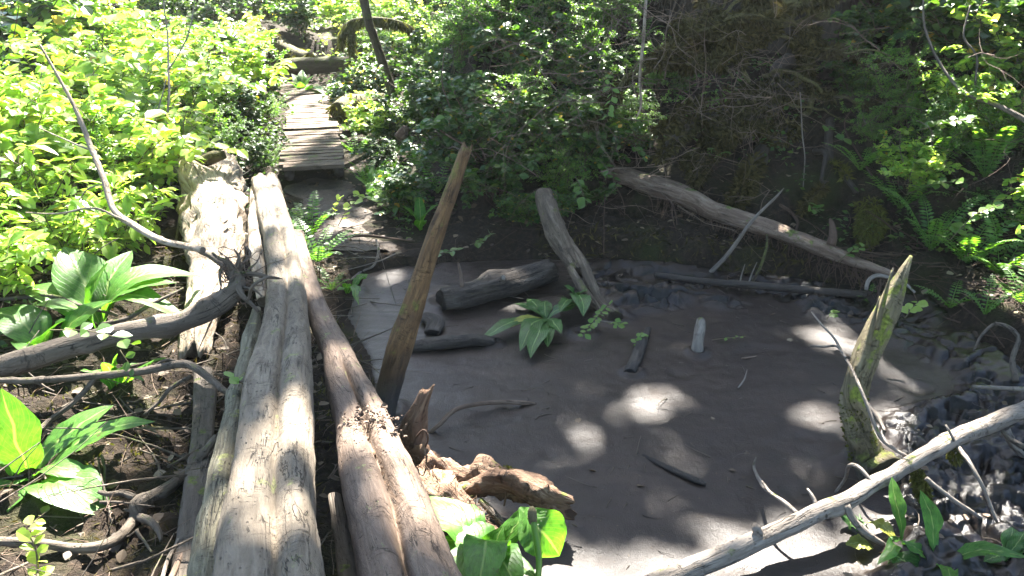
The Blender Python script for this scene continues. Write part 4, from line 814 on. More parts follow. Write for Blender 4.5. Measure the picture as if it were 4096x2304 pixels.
cabbage('drooping dark leafy plant against the forked foot of the decaying log', b, [(atd(566, 284, 5.35), .12, dict(mat='cabdark')), (atd(586, 288, 5.3), .11, dict(mat='cabdark')), (atd(560, 306, 5.0), .10, dict(mat='cabdark')), (atd(583, 310, 4.95), .12, dict(mat='cabdark', arch=.2)), (atd(590, 300, 5.1), .10, dict(mat='cabdark'))])
b = at(902, 552, .01)
cabbage('young plant with one upright wavy leaf below the fallen branch', b, [(atd(896, 476, 3.0), .058, dict(arch=.02, stalk=.25, cup=.3)), (atd(922, 548, 2.72), .05, dict(arch=.2)), (atd(880, 560, 2.65), .05, dict(arch=.2)), (atd(890, 536, 2.85), .05, dict(arch=.2))])
b = at(937, 571, .01)
cabbage('young plant with an upright leaf and long arching leaves at the bottom right', b, [(atd(927, 490, 2.85), .074, dict(arch=.02, stalk=.22)), (atd(1030, 552, 2.65), .075, dict(arch=.16, tipdroop=.1)), (atd(902, 538, 2.75), .055, dict(arch=.12, stalk=.1)), (atd(940, 548, 2.78), .03), (atd(960, 590, 2.4), .05)])
b = at(850, 528, .02)
cabbage('flattened plant with yellow and torn leaves on the mud at the lower right', b, [(at(874, 546, .03), .09, dict(start=at(846, 545, .03), mat='yellow', arch=.15, stalk=.02, label='bright yellow leaf flat on the mud')),
    (at(868, 527, .04), .10, dict(mat='cabdark', arch=.15)), (at(852, 512, .05), .09, dict(mat='cabdark', arch=.1)), (at(896, 538, .03), .07, dict(start=at(866, 522, .03), mat='yellow', arch=.2, label='half green leaf curled beside the yellow one')), (at(921, 580, .03), .12, dict(start=at(884, 552, .03), mat='cabdark', arch=.15)), (at(905, 596, .03), .10, dict(start=at(888, 560, .02), mat='cabdark', arch=.15))])
b = at(1005, 560, .02); cabbage('dark low plant cut by the right edge below the branch', b, [(at(1012, 525, .1), .07, dict(mat='cabdark')), (at(1030, 545, .08), .07, dict(mat='cabdark')), (at(1026, 530, .12), .06, dict(mat='cabdark')), (at(985, 560, .04), .06, dict(mat='cabdark', arch=.2))])
b = at(348, 293, .02); cabbage('small bright plant on the mud beside the footbridge log', b, [(atd(368, 271, 5.8), .07), (atd(345, 282, 5.5), .06), (atd(338, 288, 5.4), .05), (atd(360, 288, 5.4), .05), (atd(356, 298, 5.1), .05)])
b = col(302, 13.4)
cabbage('pale leafy plant beside the far bend of the boardwalk', b, [(atd(292, 72, 13.6), .14), (atd(302, 68, 13.7), .14), (atd(312, 74, 13.5), .12), (atd(318, 82, 13.2), .14), (atd(300, 80, 13.2), .12), (atd(286, 78, 13.3), .12), (atd(324, 90, 12.6), .12)])
for (x_, y_, l) in ((420, 232, 'small broad-leaved plant at the foot of the bank behind the leaning stem'), (372, 200, 'dark broad-leaved plant on the bank right of the dirt path')):
    g_ = gat(x_, y_); cabbage(l, g_, [(g_ + np.array([.14, -.02, .26]), .10), (g_ + np.array([-.12, .0, .24]), .10), (g_ + np.array([.02, -.14, .16]), .10), (g_ + np.array([.0, .1, .3]), .09)])

# ---- ferns
def fronds(b, L, n, a0=0, a1=2 * math.pi, up=.5):
    out = []
    for k in range(n):
        a = a0 + (a1 - a0) * (k + random.uniform(-.3, .3)) / max(n - (a1 - a0 < 6), 1); l = L * random.uniform(.7, 1.1)
        out.append((np.asarray(b) + l * np.array([math.cos(a), math.sin(a), up * random.uniform(.5, 1.2)]) / math.hypot(1, up), random.uniform(.15, .32)))
    return out
for (b, L, n, l) in [
    (at(318, 262, .12), .45, 9, 'bright sunlit fern crowding the right side of the footbridge logs'),
    (at(312, 236, .2), .42, 8, 'sunlit fern behind the end of the split footbridge log'),
    (at(303, 224, .2), .30, 5, 'small upright fern at the far tip of the grooved log'),
    (at(332, 290, .05), .22, 6, 'low fern tuft on the mud edge by the split log'),
    (col(368, 8.2), .42, 8, 'fern on the bank right of the boardwalk end'), (col(356, 9.6), .4, 7, 'fern hugging the right edge of the boardwalk'), (col(350, 11), .4, 7, 'fern beside the sunlit stretch of boardwalk'),
    (col(272, 9.0), .4, 7, 'fern on the left edge of the boardwalk'), (col(274, 10.8), .42, 7, 'shaded fern farther along the left of the boardwalk'), (col(390, 9.3), .45, 8, 'fern below the leaning tree trunk'),
    (col(438, 7.3), .35, 6, 'narrow fern on the bank behind the leaning stem'), (col(700, 7.4), .40, 6, 'fern growing above the peeled trunk'), (col(712, 7.05), .32, 6, 'small fern drooping over the peeled trunk'),
    (col(930, 5.9), .5, 9, 'sunlit fern behind the curved snag'), (col(965, 5.7), .5, 9, 'brightest fern at the right edge of the thicket'), (col(1000, 5.5), .5, 9, 'fern with long fronds at the far right'), (col(900, 6.4), .45, 8, 'fern above the end of the peeled trunk'),
    (col(860, 6.7), .4, 7, 'half shaded fern beside the mossy root buttress'), (col(985, 6.3), .5, 8, 'fern behind the brightest fern'), (col(950, 5.2), .3, 6, 'low fern on the litter just right of the snag tip'), (col(985, 4.9), .3, 6, 'low fern on the right bank below the long fern'), (col(1012, 5.9), .5, 8, 'tall fern touching the right edge'), (col(930, 6.5), .5, 8, 'fern half hidden behind the curved snag tip'), (col(1020, 4.9), .4, 7, 'low fern by the bank at the right edge'), (col(870, 5.45), .2, 5, 'tiny fern at the foot of the bank left of the snag'),
    (col(640, 8.6), .35, 6, 'fern in the shade of the twig tangle'), (col(418, 8.2), .45, 8, 'dark fern deep on the slope right of the boardwalk'), (col(235, 6.9), .3, 6, 'fern on the shaded hollow behind the bleached log'), (col(262, 7.7), .3, 6, 'fern near the foot of the boardwalk on the left')]:
    fern(l, b, fronds(b, L, n, up=random.uniform(.5, 1.0)))

# ---- shrubs
def shr(lst, group):
    for (kind, c, Y, sc, l) in lst: shrub(kind, col(c, Y, -.03), sc, l, group)
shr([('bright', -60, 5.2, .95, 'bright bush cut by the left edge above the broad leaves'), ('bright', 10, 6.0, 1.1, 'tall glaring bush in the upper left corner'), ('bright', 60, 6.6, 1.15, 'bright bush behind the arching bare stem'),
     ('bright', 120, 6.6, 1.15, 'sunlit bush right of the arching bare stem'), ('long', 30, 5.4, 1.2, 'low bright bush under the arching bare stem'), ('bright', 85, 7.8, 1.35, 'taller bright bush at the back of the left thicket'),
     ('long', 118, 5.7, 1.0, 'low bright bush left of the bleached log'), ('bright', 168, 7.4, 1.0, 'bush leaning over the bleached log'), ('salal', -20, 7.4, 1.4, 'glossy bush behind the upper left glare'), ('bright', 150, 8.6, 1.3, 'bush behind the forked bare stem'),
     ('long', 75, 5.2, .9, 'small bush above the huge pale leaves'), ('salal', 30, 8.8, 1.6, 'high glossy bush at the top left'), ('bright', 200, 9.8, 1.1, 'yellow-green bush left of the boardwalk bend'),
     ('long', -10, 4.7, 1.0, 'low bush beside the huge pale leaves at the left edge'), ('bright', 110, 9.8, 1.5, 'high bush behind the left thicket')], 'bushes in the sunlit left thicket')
shr([('dull', 205, 8.0, .75, 'dark leafy bush in the hollow behind the bleached log'), ('dull', 235, 8.4, .7, 'shaded bush between the bleached log and the boardwalk'), ('salal', 250, 9.8, .7, 'glossy bush along the left edge of the boardwalk'), ('dull', 225, 9.4, .9, 'shaded bush behind the hollow'),
     ('salal', 255, 11.3, .7, 'sun-flecked bush at the left of the boardwalk'), ('huck', 262, 8.7, .5, 'small-leaved bush by the near left corner of the boardwalk'), ('bright', 235, 12.6, .8, 'bright bush where the boardwalk bends'), ('dull', 190, 7.2, .6, 'low dark bush behind the mossy chunk'), ('salal', 215, 11, .95, 'glossy bush left of the boardwalk bend')], 'bushes left of the boardwalk')
shr([('bright', 372, 10.3, .65, 'sun-flecked bush at the base of the leaning tree'), ('salal', 352, 12.3, .6, 'bush of pale sunlit leaves right of the boardwalk bend'), ('salal', 375, 12.4, .8, 'bright flecked bush behind the leaning tree base'), ('dull', 395, 10.2, .8, 'shaded bush right of the leaning tree'), ('dull', 380, 8.8, .55, 'low dark bush right of the boardwalk'),
     ('dull', 425, 9.6, .9, 'dark bush above the fern slope'), ('salal', 398, 7.2, .55, 'small bush with a few reddish leaves behind the leaning stem'), ('huck', 385, 7.5, .35, 'sprig of small leaves by the dirt path'), ('dull', 440, 8.3, .7, 'low bush on the slope behind the leaning stem'),
     ('huck', 460, 8.6, .9, 'feathery green bush above the leaning stem'), ('salal', 470, 7.6, .65, 'glossy bush just behind the tip of the leaning stem'), ('salal', 500, 7.5, .7, 'glossy bush hanging over the bank right of the leaning stem'), ('salal', 535, 7.4, .65, 'dark glossy bush above the decaying forked log'),
     ('huck', 500, 8.6, .9, 'small-leaved bush on the slope behind the glossy ones'), ('dull', 560, 8.2, .8, 'bush at the left of the twig tangle')], 'bushes on the slope right of the boardwalk')
shr([('salal', 490, 9.8, 1.1, 'tall glossy bush at the top centre'), ('salal', 540, 9.6, 1.1, 'tall glossy bush left of the twig tangle'), ('dull', 580, 9.4, 1.1, 'shaded tall bush behind the twig tangle'), ('salal', 520, 11, 1.3, 'high bush at the top of the slope'), ('dull', 600, 10.6, 1.3, 'high shaded bush above the twig tangle'),
     ('huck', 590, 8.6, .8, 'small-leaved bush within the twig tangle'), ('dull', 650, 10, 1.1, 'dark bush behind the hanging pale stem'), ('salal', 570, 7.5, .55, 'dark glossy bush low above the peeled trunk'), ('dull', 700, 11.2, 1.2, 'dark bush behind the uprooted stump'), ('huck', 450, 10.6, 1.2, 'yellow-green feathery bush at the top centre'), ('dull', 430, 11.8, 1.2, 'bush behind the leaning tree')], 'bushes at the top of the centre slope')
shr([('huck', 610, 7.5, .5, 'light small-leaved bush in front of the left end of the twig tangle'), ('salal', 590, 7.9, .6, 'glossy bush hanging at the left of the twig tangle'), ('huck', 655, 8.0, .55, 'sparse light bush right of the hanging pale stem'), ('dull', 680, 7.9, .4, 'small shaded bush under the long mossy root'),
     ('huck', 715, 7.5, .3, 'tiny light bush above the middle of the peeled trunk'), ('salal', 640, 7.3, .35, 'small glossy bush over the left end of the peeled trunk'), ('salal', 850, 7.9, .6, 'dark glossy bush right of the thin hanging vine'), ('huck', 620, 8.8, .8, 'tall light bush at the top of the twig tangle')], 'bushes among the dead twigs')
shr([('salal', 860, 8.4, 1.0, 'dark bluish bush right of the uprooted stump'), ('salal', 900, 8.0, 1.0, 'bluish glossy bush at the centre of the right thicket'), ('salal', 880, 9.4, 1.1, 'tall dark bush at the top right'), ('salal', 940, 7.6, 1.0, 'glossy bush with bright glints at the right'), ('salal', 985, 7.2, 1.1, 'sparkling glossy bush at the right edge'),
     ('huck', 900, 7.0, .75, 'bright small-leaved bush above the sunlit ferns'), ('huck', 940, 6.6, .7, 'light green small-leaved bush behind the sunlit ferns'), ('salal', 1040, 6.6, 1.1, 'large bush cut by the right edge'), ('huck', 990, 6.5, .7, 'feathery bush above the far right fern'), ('dull', 850, 7.4, .6, 'thin shaded bush beside the mossy buttress'),
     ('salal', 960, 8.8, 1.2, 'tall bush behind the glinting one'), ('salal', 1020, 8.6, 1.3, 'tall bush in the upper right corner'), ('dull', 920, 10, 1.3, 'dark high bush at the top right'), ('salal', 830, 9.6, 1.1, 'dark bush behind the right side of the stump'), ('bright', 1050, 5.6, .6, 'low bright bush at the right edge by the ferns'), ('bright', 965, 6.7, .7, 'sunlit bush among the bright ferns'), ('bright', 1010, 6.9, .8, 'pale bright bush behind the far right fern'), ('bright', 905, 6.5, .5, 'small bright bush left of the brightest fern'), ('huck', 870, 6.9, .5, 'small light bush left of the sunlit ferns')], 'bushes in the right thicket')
LAND = [(314, 140, 'the near stretch of boardwalk'), (310, 100, 'the sunlit stretch of boardwalk'), (268, 78, 'the bend of the boardwalk'), (320, 62, 'the level mossy log'), (268, 35, 'the sloping mossy log'), (378, 50, 'the leaning dark tree'), (362, 22, 'the arching mossy branch'),
        (90, 150, 'the arching bare stem'), (168, 90, 'the forked bare stem'), (212, 165, 'the bleached log'), (60, 260, 'the huge pale leaves'), (20, 20, 'the upper left corner'), (148, 25, 'the broad mossy trunk'), (465, 155, 'the tip of the leaning post'), (548, 200, 'the decaying forked log'),
        (610, 175, 'the left end of the peeled trunk'), (642, 60, 'the hanging pale stem'), (700, 60, 'the long mossy root'), (800, 30, 'the uprooted stump'), (803, 130, 'the thin hanging vine'), (865, 200, 'the mossy buttress root'), (905, 40, 'the upper right trunk'), (960, 90, 'the long grey branch'), (1010, 20, 'the upper right corner'), (940, 215, 'the sunlit ferns'), (1010, 240, 'the far right fern'), (500, 20, 'the top centre of the slope'), (570, 60, 'the twig tangle'), (760, 8, 'the top of the root plate'), (830, 70, 'the root plate'), (690, 10, 'the top of the long mossy root'), (600, 10, 'the top of the twig tangle'), (450, 8, 'the slope top'), (960, 30, 'the upper end of the grey branch'), (1000, 90, 'the thick end of the grey branch'), (880, 100, 'the dark gap right of the stump')]
LOOK = dict(salal='glossy broad-leaved bush', dull='dull green bush', huck='light small-leaved bush', bright='thin-leaved bright bush', long='low long-leaved bush')
USED = {}
def auto_label(kind, p, sc):
    u, v = proj(np.array([p[0], p[1], p[2] + .5 * sc])); u, v = float(u), float(v); l = min(LAND, key=lambda q: (q[0] - u) ** 2 + (q[1] - v) ** 2 * 1.5)
    dx, dy = u - l[0], v - l[1]; rel = ('just left of' if dx < 0 else 'just right of') if abs(dx) > abs(dy) * 1.2 and abs(dx) > 14 else ('above' if dy < -8 else 'below' if dy > 8 else 'right beside')
    if abs(dx) > 60: rel = 'well left of' if dx < 0 else 'well right of'
    size = 'tall ' if sc > .95 else 'small ' if sc < .65 else ''
    return f"{size}{LOOK[kind]} {rel} {l[2]}"
# the thicket itself: row upon row of bushes up the slope
def fill(kinds, xr, yr, step, sc, label, group, cond=lambda x, y: True):
    y = yr[0]
    while y < yr[1]:
        x = xr[0] + random.uniform(0, step)
        while x < xr[1]:
            xx, yy = x + random.uniform(-.2, .2), y + random.uniform(-.2, .2)
            if pd1(xx, yy) > (.75 if xx > 1.1 else .32) and path_d(np.array([xx]), np.array([yy]))[0] > .95 and cond(xx, yy):
                kd, q_, z_ = random.choice(kinds), np.array([xx, yy, gz(xx, yy) - .04]), random.uniform(*sc); u_, v_ = proj(q_ + [0, 0, z_ * .5])
                if -90 < u_ < 1110 and v_ > -12: shrub(kd, q_, z_, auto_label(kd, q_, z_), group)
            x += step
        y += step * .8
pd1 = lambda x, y: float(pond_d(np.array([x]), np.array([y]))[0])
hollow = lambda x, y: not (1.3 < x < 3.0 and y < 8.9)
fill(['salal', 'salal', 'dull', 'huck'], (-.9, 1.9), (6.9, 11.5), .58, (.55, .85), 'leafy bush in the dense cover of the centre slope', 'bushes covering the centre slope', hollow)
fill(['salal', 'dull', 'huck'], (-.7, 1.3), (6.15, 6.95), .42, (.26, .42), '', 'low bushes on the bank above the muddy log', lambda x, y: True)
fill(['salal', 'dull', 'salal'], (1.6, 3.4), (8.9, 12), .62, (.6, .9), 'shaded bush on the slope behind the uprooted stump', 'shaded bushes behind the uprooted stump')
fill(['salal', 'salal', 'huck', 'dull'], (3.0, 6.2), (6.2, 11.5), .60, (.6, .95), 'leafy bush in the dense cover at the right', 'bushes covering the right slope', lambda x, y: hollow(x, y) and not (2.6 < x < 4.4 and y < 7.9))
fill(['dull', 'salal', 'dull', 'huck'], (-3.2, -1.0), (8.6, 12.5), .62, (.35, .55), 'low bush in the shaded strip along the boardwalk', 'low bushes lining the boardwalk')
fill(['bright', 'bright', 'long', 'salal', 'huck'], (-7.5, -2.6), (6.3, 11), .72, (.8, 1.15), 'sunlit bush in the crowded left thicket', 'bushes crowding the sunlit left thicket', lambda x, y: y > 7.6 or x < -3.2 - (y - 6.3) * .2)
k = 0
for Y in (13.6, 15.2, 17, 19.5, 22.5, 27):
    for c in range(120, 600, 42):
        cc = c + random.uniform(-16, 16)
        if 255 < cc < 345 and Y < 15: continue
        p = col(cc, Y + random.uniform(-.8, .8), -.05)
        if float(path_d(np.array([p[0]]), np.array([p[1]]))[0]) < .9: continue
        kd, z_ = random.choice(['bright', 'dull', 'salal', 'bright', 'huck']), random.uniform(.8, 1.15) * (1 + max(0, Y - 15) * .09); shrub(kd, p, z_, auto_label(kd, p, z_).replace('bush', 'far bush'), 'understory bushes beyond the boardwalk')

_cnt = {}
for o_ in COL.objects:
    if o_.parent is None and o_.get('label') and o_.get('category') == 'shrub': _cnt.setdefault(o_['label'], []).append(o_)
for l_, g_ in _cnt.items():
    if len(g_) > 1:
        for o_ in g_: o_['group'] = l_.replace('bush ', 'bushes ')
# ---- undergrowth: ground cover
def scatter_ground(n, x0, x1, y0, y1, cond, size, tm, lift=.05, tilt=.5):
    X = RNG.uniform(x0, x1, n); Y = RNG.uniform(y0, y1, n); k = cond(X, Y); X, Y = X[k], Y[k]; n = len(X)
    Z = ground_z(X, Y) + RNG.random(n) * lift; P = np.stack([X, Y, Z], 1); a = RNG.uniform(0, 6.28, n)
    D = np.stack([np.cos(a), np.sin(a), RNG.normal(.2, .3, n)], 1); N = np.array([0, 0, 1.0]) + RNG.normal(0, tilt, (n, 3))
    return leafset(P, D, N, size * RNG.uniform(.5, 1.3, n), tm)
dens = lambda X, Y: (fbm(np.stack([X, Y, 0 * X], 1), .9, 3, 77) > -.18)
c1 = lambda X, Y: (pond_d(X, Y) > .45) & (path_d(X, Y) > .40) & dens(X, Y) & ((X < -1.9) | (Y > 6.6) | (X > 2.4)) & ~((X > -2.7) & (X < -1.0) & (Y < 6.9))
o = MB().add(*scatter_ground(62000, -7, 7, 3.5, 15, c1, .052, T_SMALL, .16)).obj('undergrowth', MAT['dull'], smooth=False); tag(o, 'low leafy ground cover over the banks and slopes', kind='stuff')
c2 = lambda X, Y: (path_d(X, Y) > .45) & dens(X, Y)
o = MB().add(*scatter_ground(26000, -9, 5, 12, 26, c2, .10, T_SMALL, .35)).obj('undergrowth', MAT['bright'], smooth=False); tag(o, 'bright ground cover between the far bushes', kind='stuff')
c3 = lambda X, Y: (pond_d(X, Y) > .02)
o = MB().add(*scatter_ground(3600, -4, 5, 1.5, 9, c3, .055, T_SALAL, .02, .25)).obj('leaf_litter', MAT['dead'], smooth=False); tag(o, 'dead brown leaves littering the banks', kind='stuff')
# fallen needles and specks on the mud
n = 5200; X = RNG.uniform(-.8, 4, n); Y = RNG.uniform(2.0, 6.4, n); k = (pond_d(X, Y) < -.03) & (churn_w(X, Y) < .5); X, Y = X[k], Y[k]; n = len(X); a = RNG.uniform(0, 6.28, n)
P = np.stack([X, Y, mud_z(X, Y) + .0025], 1)
o = MB().add(*leafset(P, np.stack([np.cos(a), np.sin(a), 0 * a], 1), np.tile([0, 0, 1.0], (n, 1)) + RNG.normal(0, .1, (n, 3)), .011 * RNG.uniform(.5, 1.5, n), small(.10, 0))).obj('needle_litter', MAT['dead'], smooth=False); tag(o, 'tiny fallen needles scattered on the mud', kind='stuff')
# small twigs and debris
def twigs(name, label, n, region, matn, L=(.06, .3), r=.0025, lift=.01, flat=.2, zf=None, kind='stuff'):
    mb = MB(); c = 0
    while c < n:
        x, y = RNG.uniform(region[0], region[1]), RNG.uniform(region[2], region[3])
        if not region[4](x, y): continue
        l = RNG.uniform(*L); a = RNG.uniform(0, 6.28); d = np.array([math.cos(a), math.sin(a), RNG.normal(0, flat)]); z = (zf or gz)(x, y) + lift
        q = [np.array([x, y, z])]
        for j in range(3): d = unit(d + RNG.normal(0, .22, 3) * [1, 1, .5]); q.append(q[-1] + d * l / 3)
        rr = r * RNG.uniform(.5, 1.4)
        mb.add(*tube([[*p, rr * (1 - .22 * j)] for j, p in enumerate(q)], 4, l / 5, cap=False)); c += 1
    o = mb.obj(name, MAT[matn]); tag(o, label, kind=kind)
    return o
mz = lambda x, y: float(mud_z(np.array([x]), np.array([y]))[0])
pd1 = lambda x, y: float(pond_d(np.array([x]), np.array([y]))[0])
twigs('twig_litter', 'brown twigs and fibres covering the dirt left of the footbridge', 900, (-3.2, -.55, 1.8, 6.2, lambda x, y: pd1(x, y) > .02), 'twig', lift=.02, flat=.35)
twigs('surface_roots', 'curling roots over the dirt left of the footbridge', 210, (-3.2, -.62, 1.9, 5.6, lambda x, y: pd1(x, y) > .05), 'branch', L=(.2, .8), r=.006, lift=.03, flat=.25)
n = 16000; X = RNG.uniform(-3.4, -.5, n); Yb = RNG.uniform(1.7, 6.2, n); k = (pond_d(X, Yb) > .02) & (fbm(np.stack([X, Yb, 0 * X], 1), 3.2, 3, 78) > -.12); X, Yb = X[k], Yb[k]; n = len(X)
P = np.stack([X, Yb, ground_z(X, Yb) + .004], 1); o = MB().add(*leafset(P, RNG.normal(0, 1, (n, 3)) * [1, 1, .5] + [0, 0, .35], RNG.normal(0, 1, (n, 3)), RNG.uniform(.015, .06, n), small(.06, 0))).obj('fibre_litter', MAT['mossdark'], smooth=False); tag(o, 'brown fibres and crumbs on the dirt left of the footbridge', kind='stuff')
n = 14000; X = RNG.uniform(-3.6, -.6, n); Yb = RNG.uniform(1.7, 6.2, n); k = (pond_d(X, Yb) > .05) & (fbm(np.stack([X, Yb, 0 * X], 1), 1.6, 3, 79) > .12); X, Yb = X[k], Yb[k]; n = len(X)
P = np.stack([X, Yb, ground_z(X, Yb)], 1); o = MB().add(*leafset(P, RNG.normal(0, .6, (n, 3)) + [0, 0, .8], RNG.normal(0, 1, (n, 3)), RNG.uniform(.01, .035, n), small(.16, 0))).obj('moss', MAT['moss'], smooth=False); tag(o, 'patches of moss on the dirt left of the footbridge', kind='stuff')
twigs('twig_litter', 'fine twigs scattered on the far bank', 420, (-1.6, 4.2, 5.2, 8.2, lambda x, y: pd1(x, y) > -.05), 'redtwig', L=(.1, .5), lift=.03, flat=.4)
twigs('twig_litter', 'specks of twig lying on the mud', 170, (-.6, 3.6, 2.3, 6.2, lambda x, y: pd1(x, y) < -.1), 'dark', L=(.02, .09), r=.0018, lift=.002, flat=.03, zf=mz)
twigs('bark_bits', 'pale bits of bark and stick lying on the mud', 130, (-.5, 3.6, 2.3, 6.2, lambda x, y: pd1(x, y) < -.1), 'branch', L=(.03, .16), r=.003, lift=.002, flat=.03, zf=mz)
X = RNG.uniform(.3, 4, 160); Yb = RNG.uniform(2.2, 6.6, 160); k = (pond_d(X, Yb) < -.02) & ((churn_w(X, Yb) > .4) | (RNG.random(160) < .3)); X, Yb = X[k], Yb[k]; n = len(X); a = RNG.uniform(0, 6.28, n)
o = MB().add(*leafset(np.stack([X, Yb, mud_z(X, Yb) + .006], 1), np.stack([np.cos(a), np.sin(a), RNG.normal(0, .2, n)], 1), np.array([0, 0, 1.0]) + RNG.normal(0, .35, (n, 3)), RNG.uniform(.02, .06, n), T_SALAL)).obj('leaf_litter', MAT['dead'], smooth=False); tag(o, 'brown leaves fallen on the mud', kind='stuff')
twigs('dead_stems', 'pale dry stems lying along the left rim of the pool', 46, (-1.1, .3, 5.2, 6.2, lambda x, y: abs(pd1(x, y)) < .5), 'branchp', L=(.3, .8), r=.005, lift=.03, flat=.08)
twigs('root_litter', 'dry orange roots and sticks strewn on the right bank', 260, (2.4, 4.4, 4.2, 6.2, lambda x, y: .0 < pd1(x, y) < 1.2), 'redtwig', L=(.15, .6), r=.005, lift=.03, flat=.3)
clods('soil_clods', [at(210, 380, .05), at(225, 460, .02), at(160, 520, .02), at(120, 460, .05), at(225, 540, 0)], 900, .022, 'dark', None, 'dark crumbs of soil left of the footbridge', spread=(.22, .015))
cl = [np.array([x, y, mz(x, y)]) for x, y in ((1.7, 4.6), (2.2, 4.1), (2.4, 3.4), (2.2, 2.8), (2.6, 4.4), (2.0, 5.2), (1.2, 5.4), (.4, 5.5))]

# ------------------------------------------------------------------ trees, mossy logs beyond the boardwalk
CROWNS = []
def tree(label, pts, shade_crown, lean=None, matn='treebark', name='tree'):
    pts = np.array(pts, float); t = thing(name, label, 'tree', pts[0][:3])
    MB().add(*tube(pts, 18, .12, rough=.14, rf=6, seed=len(CROWNS))).obj('trunk', MAT[matn], t)
    CROWNS.append((t, pts[-1][:3].copy(), shade_crown)); return t
def tp(c, Y, r, topc, H, bend=0):
    b = col(c, Y, -.2); q = []
    for k in range(6):
        u = k / 5; zz = b[2] + u * H; x = b[0] + (topc * u) + bend * math.sin(u * 3); q.append([x, Y + .2 * u, zz, r * (1 - .45 * u)])
    return q
# leaning tree: visible foot
lt = np.array([[*atd(393, 98, 10.5), .062], [*atd(389, 82, 10.5), .058], [*atd(381, 58, 10.45), .056], [*atd(373, 34, 10.4), .054], [*atd(365, 5, 10.35), .053]]); d = lt[-1, :3] - lt[-2, :3]
lt = np.vstack([lt, [[*(lt[-1, :3] + d * 4 + [0, .3, .6]), .05], [*(lt[-1, :3] + d * 8 + [0, .8, 5]), .045], [*(lt[-1, :3] + d * 9 + [0, 1, 12]), .03]]])
tree('slender dark tree leaning left with its foot beyond the fern slope', lt, 0)
tree('broad dark mossy trunk at the top left behind the bare stems', tp(148, 15, .30, -.3, 16), 1)
tree('thin leaning trunk between the bare stems at the top left', [[*atd(150, 70, 11), .05], [*atd(140, 35, 11), .06], [*atd(128, 5, 11), .06], [*(atd(128, 5, 11) + [-.6, 0, 3]), .05], [*(atd(128, 5, 11) + [-.9, 0, 7]), .03]], 2)
tree('dark straight trunk above the mossy diagonal log', tp(243, 17, .10, .2, 16), 3)
tree('shaded trunk behind the boardwalk at the top', tp(279, 24, .17, 0, 17), 4)
tree('far trunk at the top between the boardwalk and the leaning tree', tp(336, 26, .15, .3, 17), 5)
tree('slim far trunk right of the leaning tree', tp(402, 20, .09, -.2, 17), 6)
tree('dark trunk behind the bush at the upper right', tp(905, 10.6, .12, .3, 16), 7)
tree('mossy hanging trunk in the right thicket', tp(838, 9.2, .09, -.2, 15), 8)
# mossy logs
P = pxd([(282, 67, 14.2, 16), (300, 66, 14.3, 17), (318, 65, 14.4, 17), (335, 64, 14.5, 16), (350, 63, 14.6, 14)])
l1 = solid('log', 'mossy cut log lying level above the far end of the boardwalk', 'log', P, 'treebark', 20, .05, rough=.12, rf=6, seed=71)
P = pxd([(225, 14, 16, 10), (252, 30, 15.6, 16), (272, 42, 15.2, 18), (292, 53, 14.9, 15), (309, 58, 14.6, 11)])
t = thing('log', 'moss-covered log sloping down to the level log beyond the boardwalk', 'log', P[-1][:3]); MB().add(*tube(P, 20, .05, rough=.2, rf=4, seed=72)).obj('trunk', MAT['mosslog'], t)
c = catmull(P, 40); MB().add(*tufts(c[:, :3], c[:, 3] * .98, 5200, .12, .12, droop=.75)).obj('moss', MAT['moss'], t); tag(t.children[-1], 'moss hanging from the sloping log', kind='stuff')
P = pxd([(195, 46, 15.5, 14), (230, 50, 15.3, 18), (255, 50, 15.2, 16)])
t = thing('log', 'thick mossy log half hidden behind bushes left of the sloping one', 'log', P[0][:3]); MB().add(*tube(P, 18, .06, rough=.2, rf=4, seed=73)).obj('trunk', MAT['mosslog'], t)
c = catmull(P, 30); MB().add(*tufts(c[:, :3], c[:, 3] * .98, 2500, .14, .12, droop=.75)).obj('moss', MAT['moss'], t); tag(t.children[-1], kind='stuff')
P = pxd([(341, 44, 12.4, 3), (343, 30, 12.4, 3.5), (351, 22, 12.4, 4), (365, 19, 12.4, 4), (382, 19, 12.5, 3.5), (402, 23, 12.5, 3), (418, 32, 12.6, 2)])
t = branch('mossy_branch', 'arching moss-draped branch crossing behind the leaning tree', 'branch', P, 'mosslog', [pxd([(352, 22, 12.4, 3), (352, 34, 12.35, 3), (351, 50, 12.3, 2)])], seg=10, step=.05)
c = catmull(P, 40); MB().add(*tufts(c[:, :3], np.full(40, .03), 2400, .11, .10, droop=.85)).obj('moss', MAT['moss'], t); tag(t.children[-1], kind='stuff')
c = catmull(pxd([(352, 24, 12.4, 3), (351, 50, 12.3, 2)]), 12); MB().add(*tufts(c[:, :3], np.full(12, .04), 700, .09, .10, droop=.85)).obj('moss', MAT['moss'], t); tag(t.children[-1], kind='stuff')
P = pxd([(338, 112, 10.7, 18), (350, 106, 11, 22), (368, 103, 11.2, 20), (385, 100, 11.3, 14)])
t = thing('log', 'short mossy log end touching the right side of the boardwalk', 'log', P[0][:3]); MB().add(*tube(P, 16, .05, rough=.2, seed=74)).obj('trunk', MAT['mosslog'], t)
c = catmull(P, 16); MB().add(*tufts(c[:, :3], c[:, 3], 900, .07, .12, droop=.6)).obj('moss', MAT['moss'], t); tag(t.children[-1], kind='stuff')
P = pxd([(330, 90, 12.6, 20), (352, 90, 12.6, 26), (372, 92, 12.5, 20)]); P[:, 2] -= .1
t = thing('log', 'dark mossy log behind the bend of the boardwalk', 'log', P[0][:3]); MB().add(*tube(P, 16, .05, rough=.2, seed=75)).obj('trunk', MAT['mosslog'], t)
P = pxd([(398, 138, 8.2, 10), (404, 132, 8.25, 12), (406, 127, 8.25, 8)]); solid('rotten_stub', 'small orange rotten stub poking from the fern slope', 'stump', P, 'rotten', 12, .03, rough=.3)

